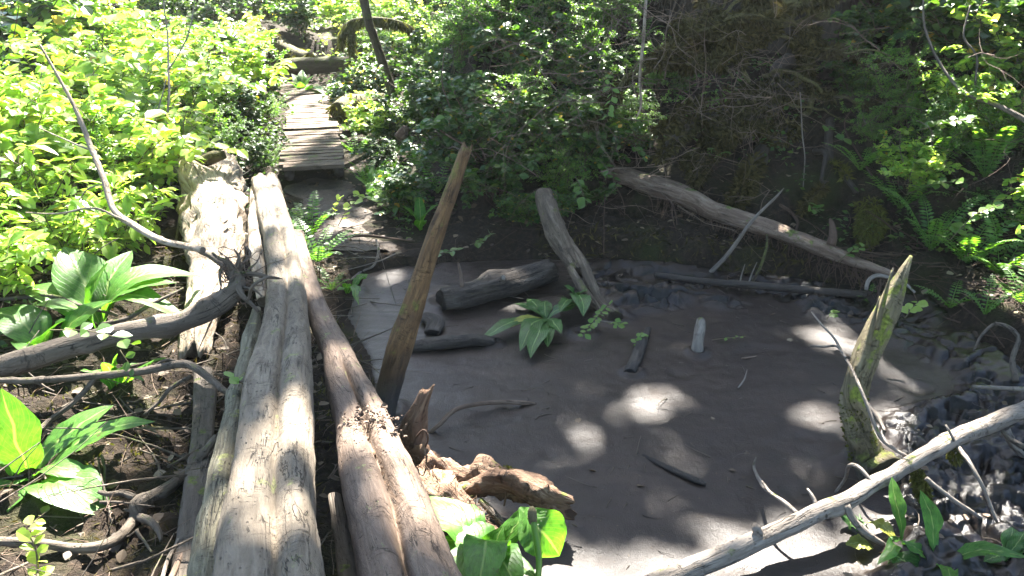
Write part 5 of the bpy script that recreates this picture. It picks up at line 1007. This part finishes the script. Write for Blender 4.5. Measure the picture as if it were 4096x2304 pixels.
# ------------------------------------------------------------------ uprooted stump and its roots
us = thing('uprooted_stump', 'dark uprooted stump draped in brown moss above the far bank', 'stump', col(790, 8.2))
P = np.array([[*col(795, 8.5, -.3), .62], [*(col(795, 8.5) + [0, .05, .7]), .55], [*(col(800, 8.5) + [0, .1, 1.4]), .48], [*(col(805, 8.5) + [.05, .2, 2.2]), .42], [*(col(805, 8.5) + [.1, .3, 3.2]), .36], [*(col(805, 8.5) + [.3, .3, 5.5]), .3]])
MB().add(*tube(P, 44, .05, lambda th, s, t: 1 + .22 * np.sin(5 * th + 1.3 * s) + .12 * np.sin(11 * th + 2 * s), rough=.35, rf=3, seed=81)).obj('trunk', MAT['dark'], us)
pc = col(780, 8.7); nu, nv = 60, 44
th_, ph_ = np.meshgrid(np.linspace(0, 2 * np.pi, nu, endpoint=False), np.linspace(-1.45, 1.45, nv))
Dv = np.stack([np.cos(th_) * np.cos(ph_), np.sin(th_) * np.cos(ph_), np.sin(ph_)], 2)
rad_ = 1 + .34 * fbm(Dv * [3.2, 3.2, 1.2], 1.3, 4, 83) + .10 * (1 - 2 * np.abs(fbm(Dv * [7, 7, 2], 1.6, 3, 84)))
Vv_ = (np.array([pc[0], pc[1], 2.0]) + Dv * rad_[..., None] * [1.0, .55, 1.35]); PLV, PLN = Vv_.reshape(-1, 3), Dv.reshape(-1, 3)
i_ = np.arange(nv - 1)[:, None] * nu; j_ = np.arange(nu)[None]
MB().add(PLV, np.stack([i_ + j_, i_ + (j_ + 1) % nu, i_ + nu + (j_ + 1) % nu, i_ + nu + j_], 2).reshape(-1, 4)).obj('root_plate', MAT['dark'], us)  # root plate made a dark wall to stand in for the hollow's shade
k_ = RNG.integers(0, len(PLV), 5200); MB().add(*leafset(PLV[k_], PLN[k_] * .35 + [0, 0, -.8] + RNG.normal(0, .25, (5200, 3)), RNG.normal(0, 1, (5200, 3)), RNG.uniform(.05, .22, 5200), small(.07, .02))).obj('moss', MAT['dark'], us); tag(us.children[-1], 'moss and fibres hanging from the root plate, darkened as hollow shade', kind='stuff')
ROOTS = [
    [(826, 12, 7.6, .10), (790, 22, 7.5, .085), (745, 46, 7.4, .065), (700, 60, 7.3, .045), (650, 70, 7.3, .025), (610, 92, 7.2, .010)],
    [(800, -5, 7.4, .10), (850, -20, 7.4, .11), (760, 22, 7.3, .06), (715, 30, 7.2, .04), (670, 36, 7.2, .02)],
    [(812, 40, 7.7, .10), (815, 70, 7.6, .075), (812, 95, 7.5, .055), (806, 112, 7.5, .03)],
    [(800, 90, 7.8, .14), (768, 108, 7.5, .12), (735, 134, 7.2, .10), (708, 162, 7.0, .075), (690, 182, 6.9, .04)],
    [(790, 60, 7.8, .12), (760, 90, 7.5, .09), (730, 104, 7.3, .07), (690, 122, 7.1, .05), (660, 150, 7.0, .03)],
    [(790, 130, 7.7, .12), (762, 160, 7.3, .09), (742, 188, 7.0, .065), (730, 205, 6.8, .04)],
    [(830, 120, 7.8, .13), (846, 165, 7.4, .10), (858, 200, 7.0, .08), (872, 228, 6.7, .05), (884, 240, 6.5, .03)],
    [(815, 150, 7.6, .08), (812, 185, 7.3, .06), (800, 215, 7.0, .04)],
    [(700, 0, 7.6, .02), (705, 30, 7.5, .024), (716, 62, 7.4, .022), (728, 82, 7.3, .014)],
    [(760, 0, 7.5, .03), (748, 28, 7.4, .03), (742, 60, 7.35, .026), (748, 96, 7.3, .018)]]
for k in range(18):
    a_, b_ = RNG.uniform(700, 850), RNG.uniform(-10, 130); dr = RNG.choice([-1, -1, -1, 1]); l_ = RNG.uniform(60, 150); f_ = RNG.uniform(.2, 1.0); r_ = RNG.uniform(.012, .028)
    ROOTS.append([(a_, b_, 7.6, r_), (a_ + dr * l_ * .35, b_ + l_ * .12 * f_, 7.35, r_ * .85), (a_ + dr * l_ * .7, b_ + l_ * .4 * f_, 7.1, r_ * .6), (a_ + dr * l_, b_ + l_ * .75 * f_, 6.95, r_ * .3)])
for i, L in enumerate(ROOTS):
    q = R(*[(a_, b_, d_, r_ * (.62 if r_ > .05 else .8) * (.45 if i in (6, 7) else 1)) for a_, b_, d_, r_ in L]); MB().add(*tube(q, 14, .03, rough=.3, rf=11, wob=.22, seed=82 + i)).obj('root', MAT['mosslog' if i not in (3, 4, 5, 6, 7) else 'dark'], us)
    c = catmull(q, 60); c[:, :3] += .22 * np.stack([fbm(c[:, :3], 2.5, 3, 82 + i + 7), fbm(c[:, :3], 2.5, 3, 82 + i + 17), fbm(c[:, :3], 2.5, 3, 82 + i + 27)], 1) * ss(0, .15, np.linspace(0, 1, 60))[:, None]; c = c[(c[:, 3] > .006) & (fbm(c[:, :3], 4, 2, 5) > -.12)]
    if len(c) < 4: continue
    nn = int(90 * len(c) * (.35 + 6 * c[:, 3].mean()))
    MB().add(*tufts(c[:, :3], c[:, 3] * 1.0, int(nn * 1.6), .075 if i in (3, 4, 5) else .06, .13, droop=.45, jit=1.1)).obj('moss', MAT['moss' if i == 6 else 'mossdark'], us); tag(us.children[-1], kind='stuff')
c = catmull(R((868, 208, 6.75, .08), (872, 222, 6.6, .10), (868, 232, 6.5, .08)), 10)
MB().add(*tufts(c[:, :3], c[:, 3], 1300, .05, .12, droop=.5)).obj('moss', MAT['moss'], us); tag(us.children[-1], 'sunlit green moss at the foot of the right root', kind='stuff')
# fine roots hanging under the overhanging bank
mb = MB()
for k in range(420):
    u = RNG.random(); i = int(u * 10); p = T7[min(i, 9)][:3] + (T7[min(i + 1, 10)][:3] - T7[min(i, 9)][:3]) * (u * 10 - i); p = p + [RNG.normal(0, .08), RNG.uniform(-.05, .25), RNG.normal(-.03, .03)]
    l = RNG.uniform(.08, .38) * (1.1 - u * .5); q = [[*p, .0035]]
    for j in range(3): q.append([*(np.array(q[-1][:3]) + [RNG.normal(0, .03), RNG.normal(-.01, .02), -l / 3]), .003 - .0007 * j])
    mb.add(*tube(q, 4, .06, cap=False))
o = mb.obj('hanging_roots', MAT['redtwig']); tag(o, 'fine rootlets hanging from the undercut far bank', kind='stuff')
mb = MB(); X = RNG.uniform(.2, 2.6, 5200); Yb = RNG.uniform(5.6, 7.2, 5200); k = np.abs(pond_d(X, Yb) - .12) < .22; X, Yb = X[k], Yb[k]
P = np.stack([X, Yb, ground_z(X, Yb) + .01], 1); D = RNG.normal(0, .5, (len(X), 3)) + [0, -.3, -.5]; mb.add(*leafset(P, D, RNG.normal(0, 1, (len(X), 3)), RNG.uniform(.03, .1, len(X)), small(.12, 0)))
o = mb.obj('root_mat', MAT['mossdark'], smooth=False); tag(o, 'matted dark roots and moss on the face of the far bank', kind='stuff')

# ------------------------------------------------------------------ bare twigs in front of the slope
TW = [
    ('long pale hanging stem dropping in front of the twig tangle', 'pale', [(740 * .9 - 20, 0, 7.0, .012), (643, 40, 7.0, .013), (640, 75, 7.0, .012), (641, 105, 6.95, .009), (637, 118, 6.9, .005)]),
    ('pale thin vine hanging beside the dark stump cavity', 'branchp', [(800, 92, 6.9, .004), (802, 130, 6.85, .005), (805, 158, 6.8, .004), (803, 190, 6.75, .004)]),
    ('forked reddish stem right of the dark stump cavity', 'redtwig', [(872, 175, 6.7, .009), (860, 155, 6.8, .008), (849, 138, 6.9, .007), (845, 120, 7.0, .005), (855, 105, 7.1, .004)]),
    ('long grey branch crossing the upper right corner', 'branch', [(1040, 128, 6.0, .022), (1000, 106, 6.2, .018), (965, 92, 6.4, .014), (942, 66, 6.6, .011), (926, 30, 6.8, .009), (922, -10, 6.9, .007)]),
    ('second upright branch in the upper right corner', 'branch', [(975, 90, 6.4, .008), (977, 56, 6.5, .008), (964, 36, 6.6, .007), (970, 5, 6.7, .005)]),
    ('curved reddish stem rising left of the twig tangle', 'redtwig', [(482, 160, 7.2, .009), (465, 140, 7.3, .008), (450, 108, 7.4, .007), (442, 82, 7.6, .006), (444, 50, 7.8, .004)]),
    ('second curved reddish stem beside it', 'redtwig', [(486, 158, 7.1, .008), (472, 128, 7.3, .007), (458, 100, 7.5, .006), (452, 84, 7.6, .004)]),
    ('short dark crooked stem just behind the tip of the leaning post', 'branch', [(466, 152, 6.9, .010), (455, 146, 7.0, .009), (448, 148, 7.1, .006), (440, 142, 7.2, .004)]),
    ('brown stem slanting from the thicket to the leaning post', 'redtwig', [(438, 128, 7.2, .012), (448, 136, 7.1, .010), (466, 146, 7.0, .008), (476, 160, 6.9, .006)]),
    ('hooked root at the end of the peeled trunk', 'branchp', [(866, 290, 5.2, .012), (868, 280, 5.25, .014), (877, 275, 5.3, .014), (890, 278, 5.3, .012), (905, 284, 5.25, .010), (915, 292, 5.2, .008)]),
    ('dark short stick crossing behind the splintered snag tip', 'branch', [(881, 300, 4.6, .010), (888, 284, 4.65, .010), (893, 268, 4.7, .006)]),
    ('twisted grey root standing on the bank at the right edge', 'branch', [(1016, 382, 4.1, .018), (1013, 360, 4.2, .015), (1019, 338, 4.25, .013), (1008, 326, 4.3, .012), (994, 324, 4.4, .010), (981, 336, 4.35, .008), (973, 352, 4.3, .004)]),
    ('pale stick pointing left from the right edge over the churned mud', 'branchp', [(1035, 389, 4.0, .014), (1005, 388, 4.0, .012), (984, 387, 3.95, .010), (972, 386, 3.9, .006)]),
    ('small curved twig lying on the mud near the short stake', 'twig', [(785, 344, 4.8, .005), (770, 352, 4.7, .006), (755, 356, 4.6, .006), (742, 358, 4.55, .004)]),
    ('forked pale twig standing in the mud left of the snag', 'branchp', [(760, 442, 3.75, .004), (766, 432, 3.78, .005), (771, 427, 3.8, .003)]),
    ('thin pale twig on the mud below the cracked mud patch', 'branchp', [(738, 388, 4.2, .004), (744, 380, 4.25, .005), (747, 370, 4.3, .003)]),
    ('pale grey twig under the forked log end', 'branchp', [(590, 318, 5.0, .004), (606, 322, 4.95, .004), (622, 322, 4.95, .003)]),
    ('reddish curved root bending beside the peeled trunk', 'redtwig', [(780, 205, 6.6, .012), (790, 212, 6.5, .014), (797, 222, 6.4, .012), (795, 232, 6.3, .007)]),
    ('looping thin pale root on the near bank at the left of the pool', 'branchp', [(376, 240, 6.6, .008), (379, 252, 6.4, .010), (374, 266, 6.2, .009), (362, 272, 6.0, .009), (352, 280, 5.8, .007)]),
    ('flat reddish root across the far left rim of the pool', 'redtwig', [(345, 237, 6.9, .010), (366, 236, 6.9, .012), (392, 239, 6.8, .009), (415, 241, 6.8, .004)]),
    ('dark knotted stick under the branch at the right edge', 'branch', [(1024, 447, 3.3, .014), (1010, 440, 3.35, .012), (1000, 428, 3.4, .008)]),
]
for l, m_, L in TW:
    q = R(*L); o = MB().add(*tube(q, 9, .03, rough=.08, wob=.012, seed=len(l))).obj('bare_twig' if q[0][3] < .01 else 'bare_branch', MAT[m_], org=tuple(q[0][:3])); tag(o, l, 'branch')
# tangle of dead twigs
mb = MB()
for k in range(190):
    c, y_, Y = RNG.uniform(480, 790), RNG.uniform(0, 210), RNG.uniform(6.4, 7.4)
    if k > 165: c, y_ = RNG.uniform(860, 1024), RNG.uniform(0, 250); Y = RNG.uniform(6.0, 6.8)
    p = atd(c, y_, Y)
    if p[2] < gz(p[0], p[1]): p[2] = gz(p[0], p[1]) + .05
    a = RNG.normal(math.pi if k % 2 else 0, .5); d = np.array([math.cos(a), RNG.normal(0, .3), RNG.normal(.15, .35)]); l = RNG.uniform(.3, 1.2); q = [p]
    for j in range(6): d = unit(d + RNG.normal(0, .38, 3)); q.append(q[-1] + d * l / 6)
    r0 = RNG.uniform(.002, .0048); mb.add(*tube([[*v, r0 * (1 - .14 * j)] for j, v in enumerate(q)], 5, .05, wob=.03, cap=False, seed=k))
    for b_ in range(2):
        s_ = q[1 + b_]; d2 = unit(d + RNG.normal(0, .7, 3)); mb.add(*tube([[*s_, r0 * .6], [*(s_ + d2 * l * .2), r0 * .45], [*(s_ + d2 * l * .38 + RNG.normal(0, .03, 3)), r0 * .2]], 4, .08, cap=False))
o = mb.obj('twig_tangle', MAT['twig']); tag(o, 'tangle of thin dead twigs in front of the slope and the right thicket', kind='stuff')

# ------------------------------------------------------------------ small leafy sprigs with separate leaves
LM = {}
def leaf_mesh(kind):
    if kind not in LM:
        V, F = leafset(np.zeros((1, 3)), np.array([[0, 1.0, 0]]), np.array([[0, 0, 1.0]]), np.array([1.0]), {'salal': T_SALAL, 'ivy': ovate(.42, .05, .1)}[kind[0]])
        LM[kind] = MB().add(V, F, V).mesh('leaf', MAT[kind[1]], False)
    return LM[kind]
from mathutils import Matrix
def sprig(label, pts, n, size, kind=('salal', 'salal'), group=None, name='leafy_sprig', spread=1.0):
    q = R(*pts); t = thing(name, label, 'plant', q[0][:3], group); MB().add(*tube(q, 6, .03, wob=.005)).obj('stem', MAT['stem'], t); c = catmull(q, n + 3)[2:]
    for i in range(n):
        d = unit(np.gradient(c[:, :3], axis=0)[i]); sd = unit(np.cross(d, [0, 0, 1.0])) * (1 if i % 2 else -1)
        D = unit(sd * spread + d * .5 + RNG.normal(0, .3, 3)); N = unit(np.array([0, -.25, 1.0]) + RNG.normal(0, .3, 3)); X = unit(np.cross(D, N)); N = np.cross(X, D)
        o = bpy.data.objects.new('leaf', leaf_mesh(kind)); COL.objects.link(o); o.parent = t; s = size * RNG.uniform(.7, 1.15); p = c[i, :3] - np.array(t.location)
        o.matrix_local = Matrix(((X[0] * s, D[0] * s, N[0] * s, p[0]), (X[1] * s, D[1] * s, N[1] * s, p[1]), (X[2] * s, D[2] * s, N[2] * s, p[2]), (0, 0, 0, 1)))
    return t
SA, IV, HU, BR_ = ('salal', 'salal'), ('ivy', 'huck'), ('salal', 'huck'), ('salal', 'bright')
for l, pts, n, s, k in [
    ('yellow-green sprig of small leaves on a thin stem at the bottom left corner', [(38, 590, 2.4, .005), (37, 560, 2.5, .004), (34, 545, 2.52, .003), (28, 530, 2.55, .002), (38, 518, 2.6, .001)], 16, .055, BR_),
    ('three pale round leaves beside the speckled bark', [(243, 384, 3.3, .002), (235, 380, 3.28, .002), (226, 376, 3.25, .001)], 3, .06, IV),
    ('trailing round-leaved sprig over the thick curved branch', [(50, 330, 3.7, .003), (80, 330, 3.65, .003), (110, 335, 3.6, .002), (140, 348, 3.6, .002)], 9, .085, SA),
    ('small round-leaved sprig hanging below the thick curved branch', [(120, 350, 3.6, .002), (128, 362, 3.6, .002), (135, 372, 3.6, .001)], 4, .06, SA),
    ('sprig with an orange leaf on the dirt path', [(333, 220, 6.4, .003), (336, 206, 6.4, .003), (340, 196, 6.4, .002)], 6, .09, BR_),
    ('taller sprig standing at the right of the dirt path', [(338, 226, 6.3, .003), (348, 208, 6.3, .003), (358, 200, 6.3, .002)], 6, .09, BR_),
    ('sprig leaning from the bank over the dirt path', [(385, 205, 6.7, .003), (370, 200, 6.6, .003), (354, 194, 6.5, .002)], 9, .075, BR_),
    ('ivy-like leaves on the mud at the foot of the forked log', [(612, 300, 5.1, .003), (602, 312, 5.0, .003), (590, 326, 4.8, .002), (582, 338, 4.7, .002)], 20, .05, IV),
    ('small ivy-like leaves right of the forked log foot', [(606, 322, 4.9, .002), (618, 326, 4.9, .002), (622, 320, 4.95, .001)], 7, .045, IV),
    ('small leaves growing on the floating dark plank', [(640, 350, 4.7, .002), (636, 340, 4.75, .002), (645, 334, 4.8, .001)], 10, .04, IV),
    ('sparse leafy runner on the mud right of the short stake', [(712, 340, 4.8, .002), (730, 338, 4.8, .002), (748, 336, 4.8, .001)], 7, .028, IV),
    ('glossy sprig hanging before the undercut bank', [(575, 176, 6.6, .004), (582, 190, 6.45, .003), (586, 205, 6.35, .002)], 10, .085, SA),
    ('single-stem leaves on the bank above the muddy log', [(470, 245, 6.2, .003), (482, 240, 6.15, .003), (492, 232, 6.1, .002)], 8, .08, SA),
    ('low leaves on the bank at the foot of the leaning post', [(430, 258, 6.0, .003), (445, 252, 5.95, .003), (460, 250, 5.9, .002)], 7, .075, SA),
    ('round leaves hanging over the top of the peeled trunk', [(600, 160, 6.9, .003), (612, 175, 6.8, .003), (618, 190, 6.7, .002)], 7, .08, SA),
    ('pale leaves by the root of the leaning stick', [(805, 198, 6.4, .003), (815, 210, 6.3, .003), (825, 206, 6.3, .002)], 7, .085, SA),
    ('sprig beside the orange root at the right end of the peeled trunk', [(838, 262, 5.6, .003), (850, 252, 5.6, .003), (866, 246, 5.6, .002)], 7, .075, SA),
    ('leaves on the churned rim just left of the curved snag', [(826, 320, 4.8, .002), (832, 314, 4.8, .002), (838, 310, 4.8, .001)], 5, .045, IV),
    ('leaves at the foot of the bank right of the curved snag', [(905, 318, 4.7, .003), (912, 308, 4.75, .003), (920, 300, 4.8, .002)], 8, .07, BR_),
    ('glinting sprig in front of the right thicket', [(920, 130, 6.3, .004), (950, 122, 6.2, .004), (980, 118, 6.1, .003)], 16, .095, SA),
    ('sprig of rounded leaves below the glinting one', [(905, 195, 6.2, .004), (930, 185, 6.1, .004), (960, 180, 6.0, .003)], 16, .09, SA),
    ('lower right sprig of rounded leaves by the bright ferns', [(950, 240, 5.5, .004), (975, 215, 5.5, .004), (1000, 205, 5.4, .003)], 14, .085, SA),
    ('dark sprig hanging in the stump cavity', [(815, 120, 7.0, .003), (832, 130, 6.9, .003), (846, 140, 6.9, .002)], 8, .09, SA),
    ('leafy stem before the tangle, left of the hanging pale stem', [(600, 70, 6.9, .004), (612, 92, 6.8, .003), (606, 120, 6.7, .002)], 12, .075, HU)]:
    sprig(l, pts, n, s, k)

# ------------------------------------------------------------------ unseen canopy hung on the trees, gapped to shape sun and shade
LIT = []                                # sunlit openings: (centre px, centre py, rx, ry, angle deg, height of the sunlit surface)
def lit(*a): LIT.append(a)
for a in [(238, 522, 18, 34, 8, .5), (297, 437, 14, 36, -20, .5), (250, 560, 20, 14, 0, .5), (300, 552, 14, 22, 0, .5), (285, 478, 12, 10, 30, .5), (362, 445, 14, 26, 15, .5), (372, 462, 12, 40, -10, .45), (395, 500, 20, 50, -20, .45), (420, 560, 26, 40, -20, .45), (340, 345, 5, 40, -15, .5),
          (262, 215, 22, 52, 0, .5), (288, 245, 16, 36, 0, .5), (298, 290, 12, 12, 0, .5), (210, 225, 44, 84, 0, .35), (200, 290, 26, 30, 0, .3), (430, 475, 34, 22, 20, .3), (470, 492, 60, 34, 20, .2), (520, 484, 40, 12, 10, .25), (462, 535, 40, 34, 10, .2), (505, 560, 40, 20, 0, .2), (552, 535, 20, 26, 0, .25),
          (590, 394, 17, 5, 0, 0), (650, 400, 18, 5, 0, 0), (692, 398, 16, 5, 0, 0), (644, 425, 20, 5, 0, 0), (672, 446, 24, 5, 10, 0), (552, 461, 26, 7, -5, 0), (598, 441, 18, 6, 0, 0), (648, 500, 30, 9, 8, 0), (696, 514, 20, 6, 0, 0), (750, 478, 24, 6, 0, 0), (700, 470, 12, 3, 0, 0), (500, 426, 12, 3, 0, 0), (800, 470, 14, 4, 0, 0), (590, 520, 24, 6, 0, 0), (625, 566, 110, 34, 0, 0), (720, 588, 70, 34, 0, 0), (560, 575, 40, 16, 0, 0), (830, 572, 95, 24, 0, 0), (900, 522, 44, 24, 0, 0), (960, 540, 50, 22, 0, 0), (790, 520, 20, 10, 0, 0),
          (755, 540, 50, 18, -30, .12), (690, 566, 50, 18, -25, .08), (832, 502, 14, 10, 0, .17), (915, 462, 46, 16, -25, .22), (990, 428, 14, 8, 0, .25),
          (846, 348, 42, 9, 22, 0), (805, 336, 30, 6, 15, 0), (912, 345, 34, 10, 0, .05), (905, 373, 22, 9, 0, .05), (822, 412, 22, 8, 0, 0), (800, 440, 20, 6, 0, 0), (880, 330, 8, 40, 10, .5),
          (395, 270, 24, 3, 0, .05), (505, 274, 26, 6, 0, .18),
          (765, 228, 30, 8, 20, .3), (640, 178, 20, 6, 0, .45), (835, 250, 26, 8, 20, .3), 
          (318, 104, 34, 12, 0, .25), (350, 215, 10, 4, 0, .15), (320, 235, 14, 34, 0, .35), 
          (955, 225, 100, 60, 0, .9), (985, 180, 70, 60, 0, .9), (990, 100, 50, 60, 0, 1.6), (1010, 150, 40, 60, 0, 1.2), (900, 150, 20, 16, 0, 1.), (930, 170, 40, 24, 0, 1.2), (867, 220, 10, 14, 0, .6), (985, 285, 40, 22, 0, .35), (945, 290, 20, 14, 0, .35),
          (355, 90, 50, 30, 0, .8), (395, 100, 26, 30, 0, .8), (265, 60, 50, 40, 0, 1.2), (265, 110, 30, 40, 0, .5), (400, 165, 30, 20, 0, .6), (470, 40, 70, 50, 0, 2.0), (545, 30, 60, 30, 0, 2.3), (450, 120, 40, 20, 0, 1), (425, 210, 20, 16, 0, .7), (520, 120, 40, 20, 0, 1.3), (590, 120, 30, 12, 0, 1.4), (700, 130, 14, 20, 0, 1.2), (470, 170, 40, 14, 0, .8), 
          (60, 180, 150, 200, 0, 1.0), (60, 300, 150, 60, 0, .6), (90, 90, 150, 140, 0, 1.6), (30, 430, 50, 50, 0, .3), (120, 350, 60, 20, 0, .4), (60, 420, 90, 26, 0, .3), (70, 470, 60, 40, 0, .25), (130, 392, 26, 24, 0, .2), (30, 550, 30, 30, 0, .25), (150, 430, 20, 10, 0, .1), (160, 335, 40, 12, 0, .4), (205, 345, 14, 12, 0, .2)]: lit(*a)
n = 108000
cx, cyy = RNG.uniform(-7, 8, n), 1 + 19 * RNG.random(n) ** 1.25; hz = RNG.uniform(13, 19, n)
Pc = np.stack([cx, cyy, 0 * cx], 1) + SUN[None] * (hz / SUN[2])[:, None]
keep = np.ones(n, bool)
a = RNG.uniform(0, 6.28, n); D = np.stack([np.cos(a), np.sin(a), RNG.normal(-.1, .3, n)], 1); sz = RNG.uniform(.16, .30, n); Pm = Pc + D * .5 * sz[:, None]
def opened(auto):
    out = np.zeros(n, bool)
    for (a, b, rx, ry, an, z) in LIT:
        if (z >= .6 or b < 120) != auto: continue
        if auto:
            d_ = ray(a, b); ts = np.linspace(2, 30, 500); Q_ = np.array([0, 0, CAM_H]) + d_ * ts[:, None]; g_ = ground_z(Q_[:, 0], Q_[:, 1]) + (.9 if a < 180 else .45); z = float(Q_[np.argmax(Q_[:, 2] < g_), 2]) if (Q_[:, 2] < g_).any() else z
        k_ = .33 if z < .12 else .75; m_ = 23.0 * min(1.25, max(.55, (b + 60) / 480)) * k_; rx, ry = rx * 1.0 + m_, ry * 1.0 + m_ * .62
        Q = Pm - SUN[None] * ((Pc[:, 2] - z) / SUN[2])[:, None]; u, v = proj(Q); u -= a; v -= b; c_, s_ = math.cos(math.radians(an)), math.sin(math.radians(an))
        uu, vv = (u * c_ + v * s_) / rx, (-u * s_ + v * c_) / ry
        out |= (uu * uu + vv * vv < 1.05 + 1.1 * fbm(Q, 4.5, 2, 93)) & (Q[:, 1] > 1)
    return out
keep &= ~opened(True)
X0, Y0 = proj(np.stack([cx, cyy, 0 * cx], 1))
nz = fbm(np.stack([cx, cyy, 0 * cx], 1), .55, 3, 91)
shade = (X0 > 268) & (X0 < 352) & (Y0 > 118) & (Y0 < 200)
thin = (cyy > 8.5) & (nz > -.08) & ~shade                                   # the far forest is dappled
keep &= ~thin
keep &= ~((cyy > 6.7) & (cyy <= 9) & (cx > -1) & ((cx < 1.3) | (cx > 2.6)) & (nz > .12))
keep &= ~((X0 < 185) & (Y0 < 330))
for zz in (.8, 1.4, 2.0):
    Q = Pc - SUN[None] * ((Pc[:, 2] - zz) / SUN[2])[:, None]; u, v = proj(Q); keep &= ~((u < 175) & (v < 320) & (Q[:, 1] > 2.5))
keep &= ~((X0 < 140) & (Y0 < 400) & (nz > -.25))
k0 = np.zeros(n, bool)
for (a, b, rx, ry, z) in [(535, 318, 74, 30, .12), (600, 362, 60, 22, 0), (460, 392, 90, 18, 0), (800, 398, 46, 26, 0), (740, 350, 60, 26, 0), (452, 296, 50, 20, .1), (292, 345, 44, 62, .5), (325, 330, 26, 60, .42), (640, 266, 50, 12, .05), (740, 268, 60, 12, .1), (480, 360, 70, 20, 0), (700, 545, 26, 14, 0), (600, 500, 24, 20, 0), (235, 470, 14, 40, 0), (110, 450, 60, 24, 0), (150, 530, 50, 50, .03), (50, 560, 40, 20, .03), (200, 420, 20, 40, .1), (430, 225, 40, 14, .2)]:
    Q = Pm - SUN[None] * ((Pc[:, 2] - z) / SUN[2])[:, None]; u, v = proj(Q); k0 |= (((u - a) / rx) ** 2 + ((v - b) / ry) ** 2 < 1) & (Q[:, 1] > 1)
keep |= k0 | ((pond_d(cx, cyy) < .1) & (X0 > 345))
keep &= ~opened(False)
Pc = Pc[keep]; D = D[keep]; sz = sz[keep]
m = 15000; Pb = np.stack([RNG.uniform(-9, 9, m), RNG.uniform(-9, 7, m), RNG.uniform(11, 17, m)], 1)      # unseen leaves added over and behind the viewer to cut fill light
Qb = Pb - SUN[None] * (Pb[:, 2] / SUN[2])[:, None]; Pb = Pb[(Qb[:, 1] < 1.2)]; m = len(Pb)
Pc = np.vstack([Pc, Pb]); D = np.vstack([D, RNG.normal(0, 1, (m, 3)) * [1, 1, .3]]); sz = np.r_[sz, RNG.uniform(.2, .42, m)]; n = len(Pc)
N = SUN[None] * .8 + RNG.normal(0, .5, (n, 3))
own = np.argmin(np.stack([np.hypot(Pc[:, 0] - c[1][0], Pc[:, 1] - c[1][1] * .9) * (1 if i in (0, 1, 2, 3, 7, 8) else 2.5) for i, c in enumerate(CROWNS)], 1), 1)
for i, (t, tp_, _) in enumerate(CROWNS):
    k = own == i
    if k.sum() < 20: continue
    MB().add(*leafset(Pc[k], D[k], N[k], sz[k], ovate(.38, .04, .08) if False else small(.42, .03))).obj('shade_crown', MAT['canopy'], t, smooth=False); tag(t.children[-1], kind='stuff')
    mb = MB(); idx = np.where(k)[0]
    for j in RNG.choice(idx, min(26, len(idx)), replace=False):
        e = Pc[j]; s_ = tp_ * 1.0; m_ = (s_ + e) / 2 + [0, 0, .5]
        mb.add(*tube([[*s_, .05], [*m_, .03], [*e, .008]], 5, .5, cap=False))
    mb.obj('limbs', MAT['treebark'], t); tag(t.children[-1], kind='stuff')

# ------------------------------------------------------------------ haze volume added as a veil of lens glare
hv, hn, hb = mat('glare_haze'); hn.nodes.remove(hb)
vp = hn.nodes.new('ShaderNodeVolumePrincipled'); vp.inputs['Density'].default_value = .0010; vp.inputs['Anisotropy'].default_value = .7; vp.inputs['Color'].default_value = (.95, .97, .90, 1)
hn.links.new(vp.outputs[0], hn.nodes['Material Output'].inputs['Volume'])
bx = np.array([[x, y, z] for x in (-16, 14) for y in (-3, 45) for z in (-1.2, 3.4)], float)
o = MB().add(bx, np.array([[0, 1, 3, 2], [4, 6, 7, 5], [0, 4, 5, 1], [2, 3, 7, 6], [0, 2, 6, 4], [1, 5, 7, 3]])).obj('haze', hv, smooth=False); tag(o, 'thin haze added in the clearing to imitate lens glare', kind='stuff')
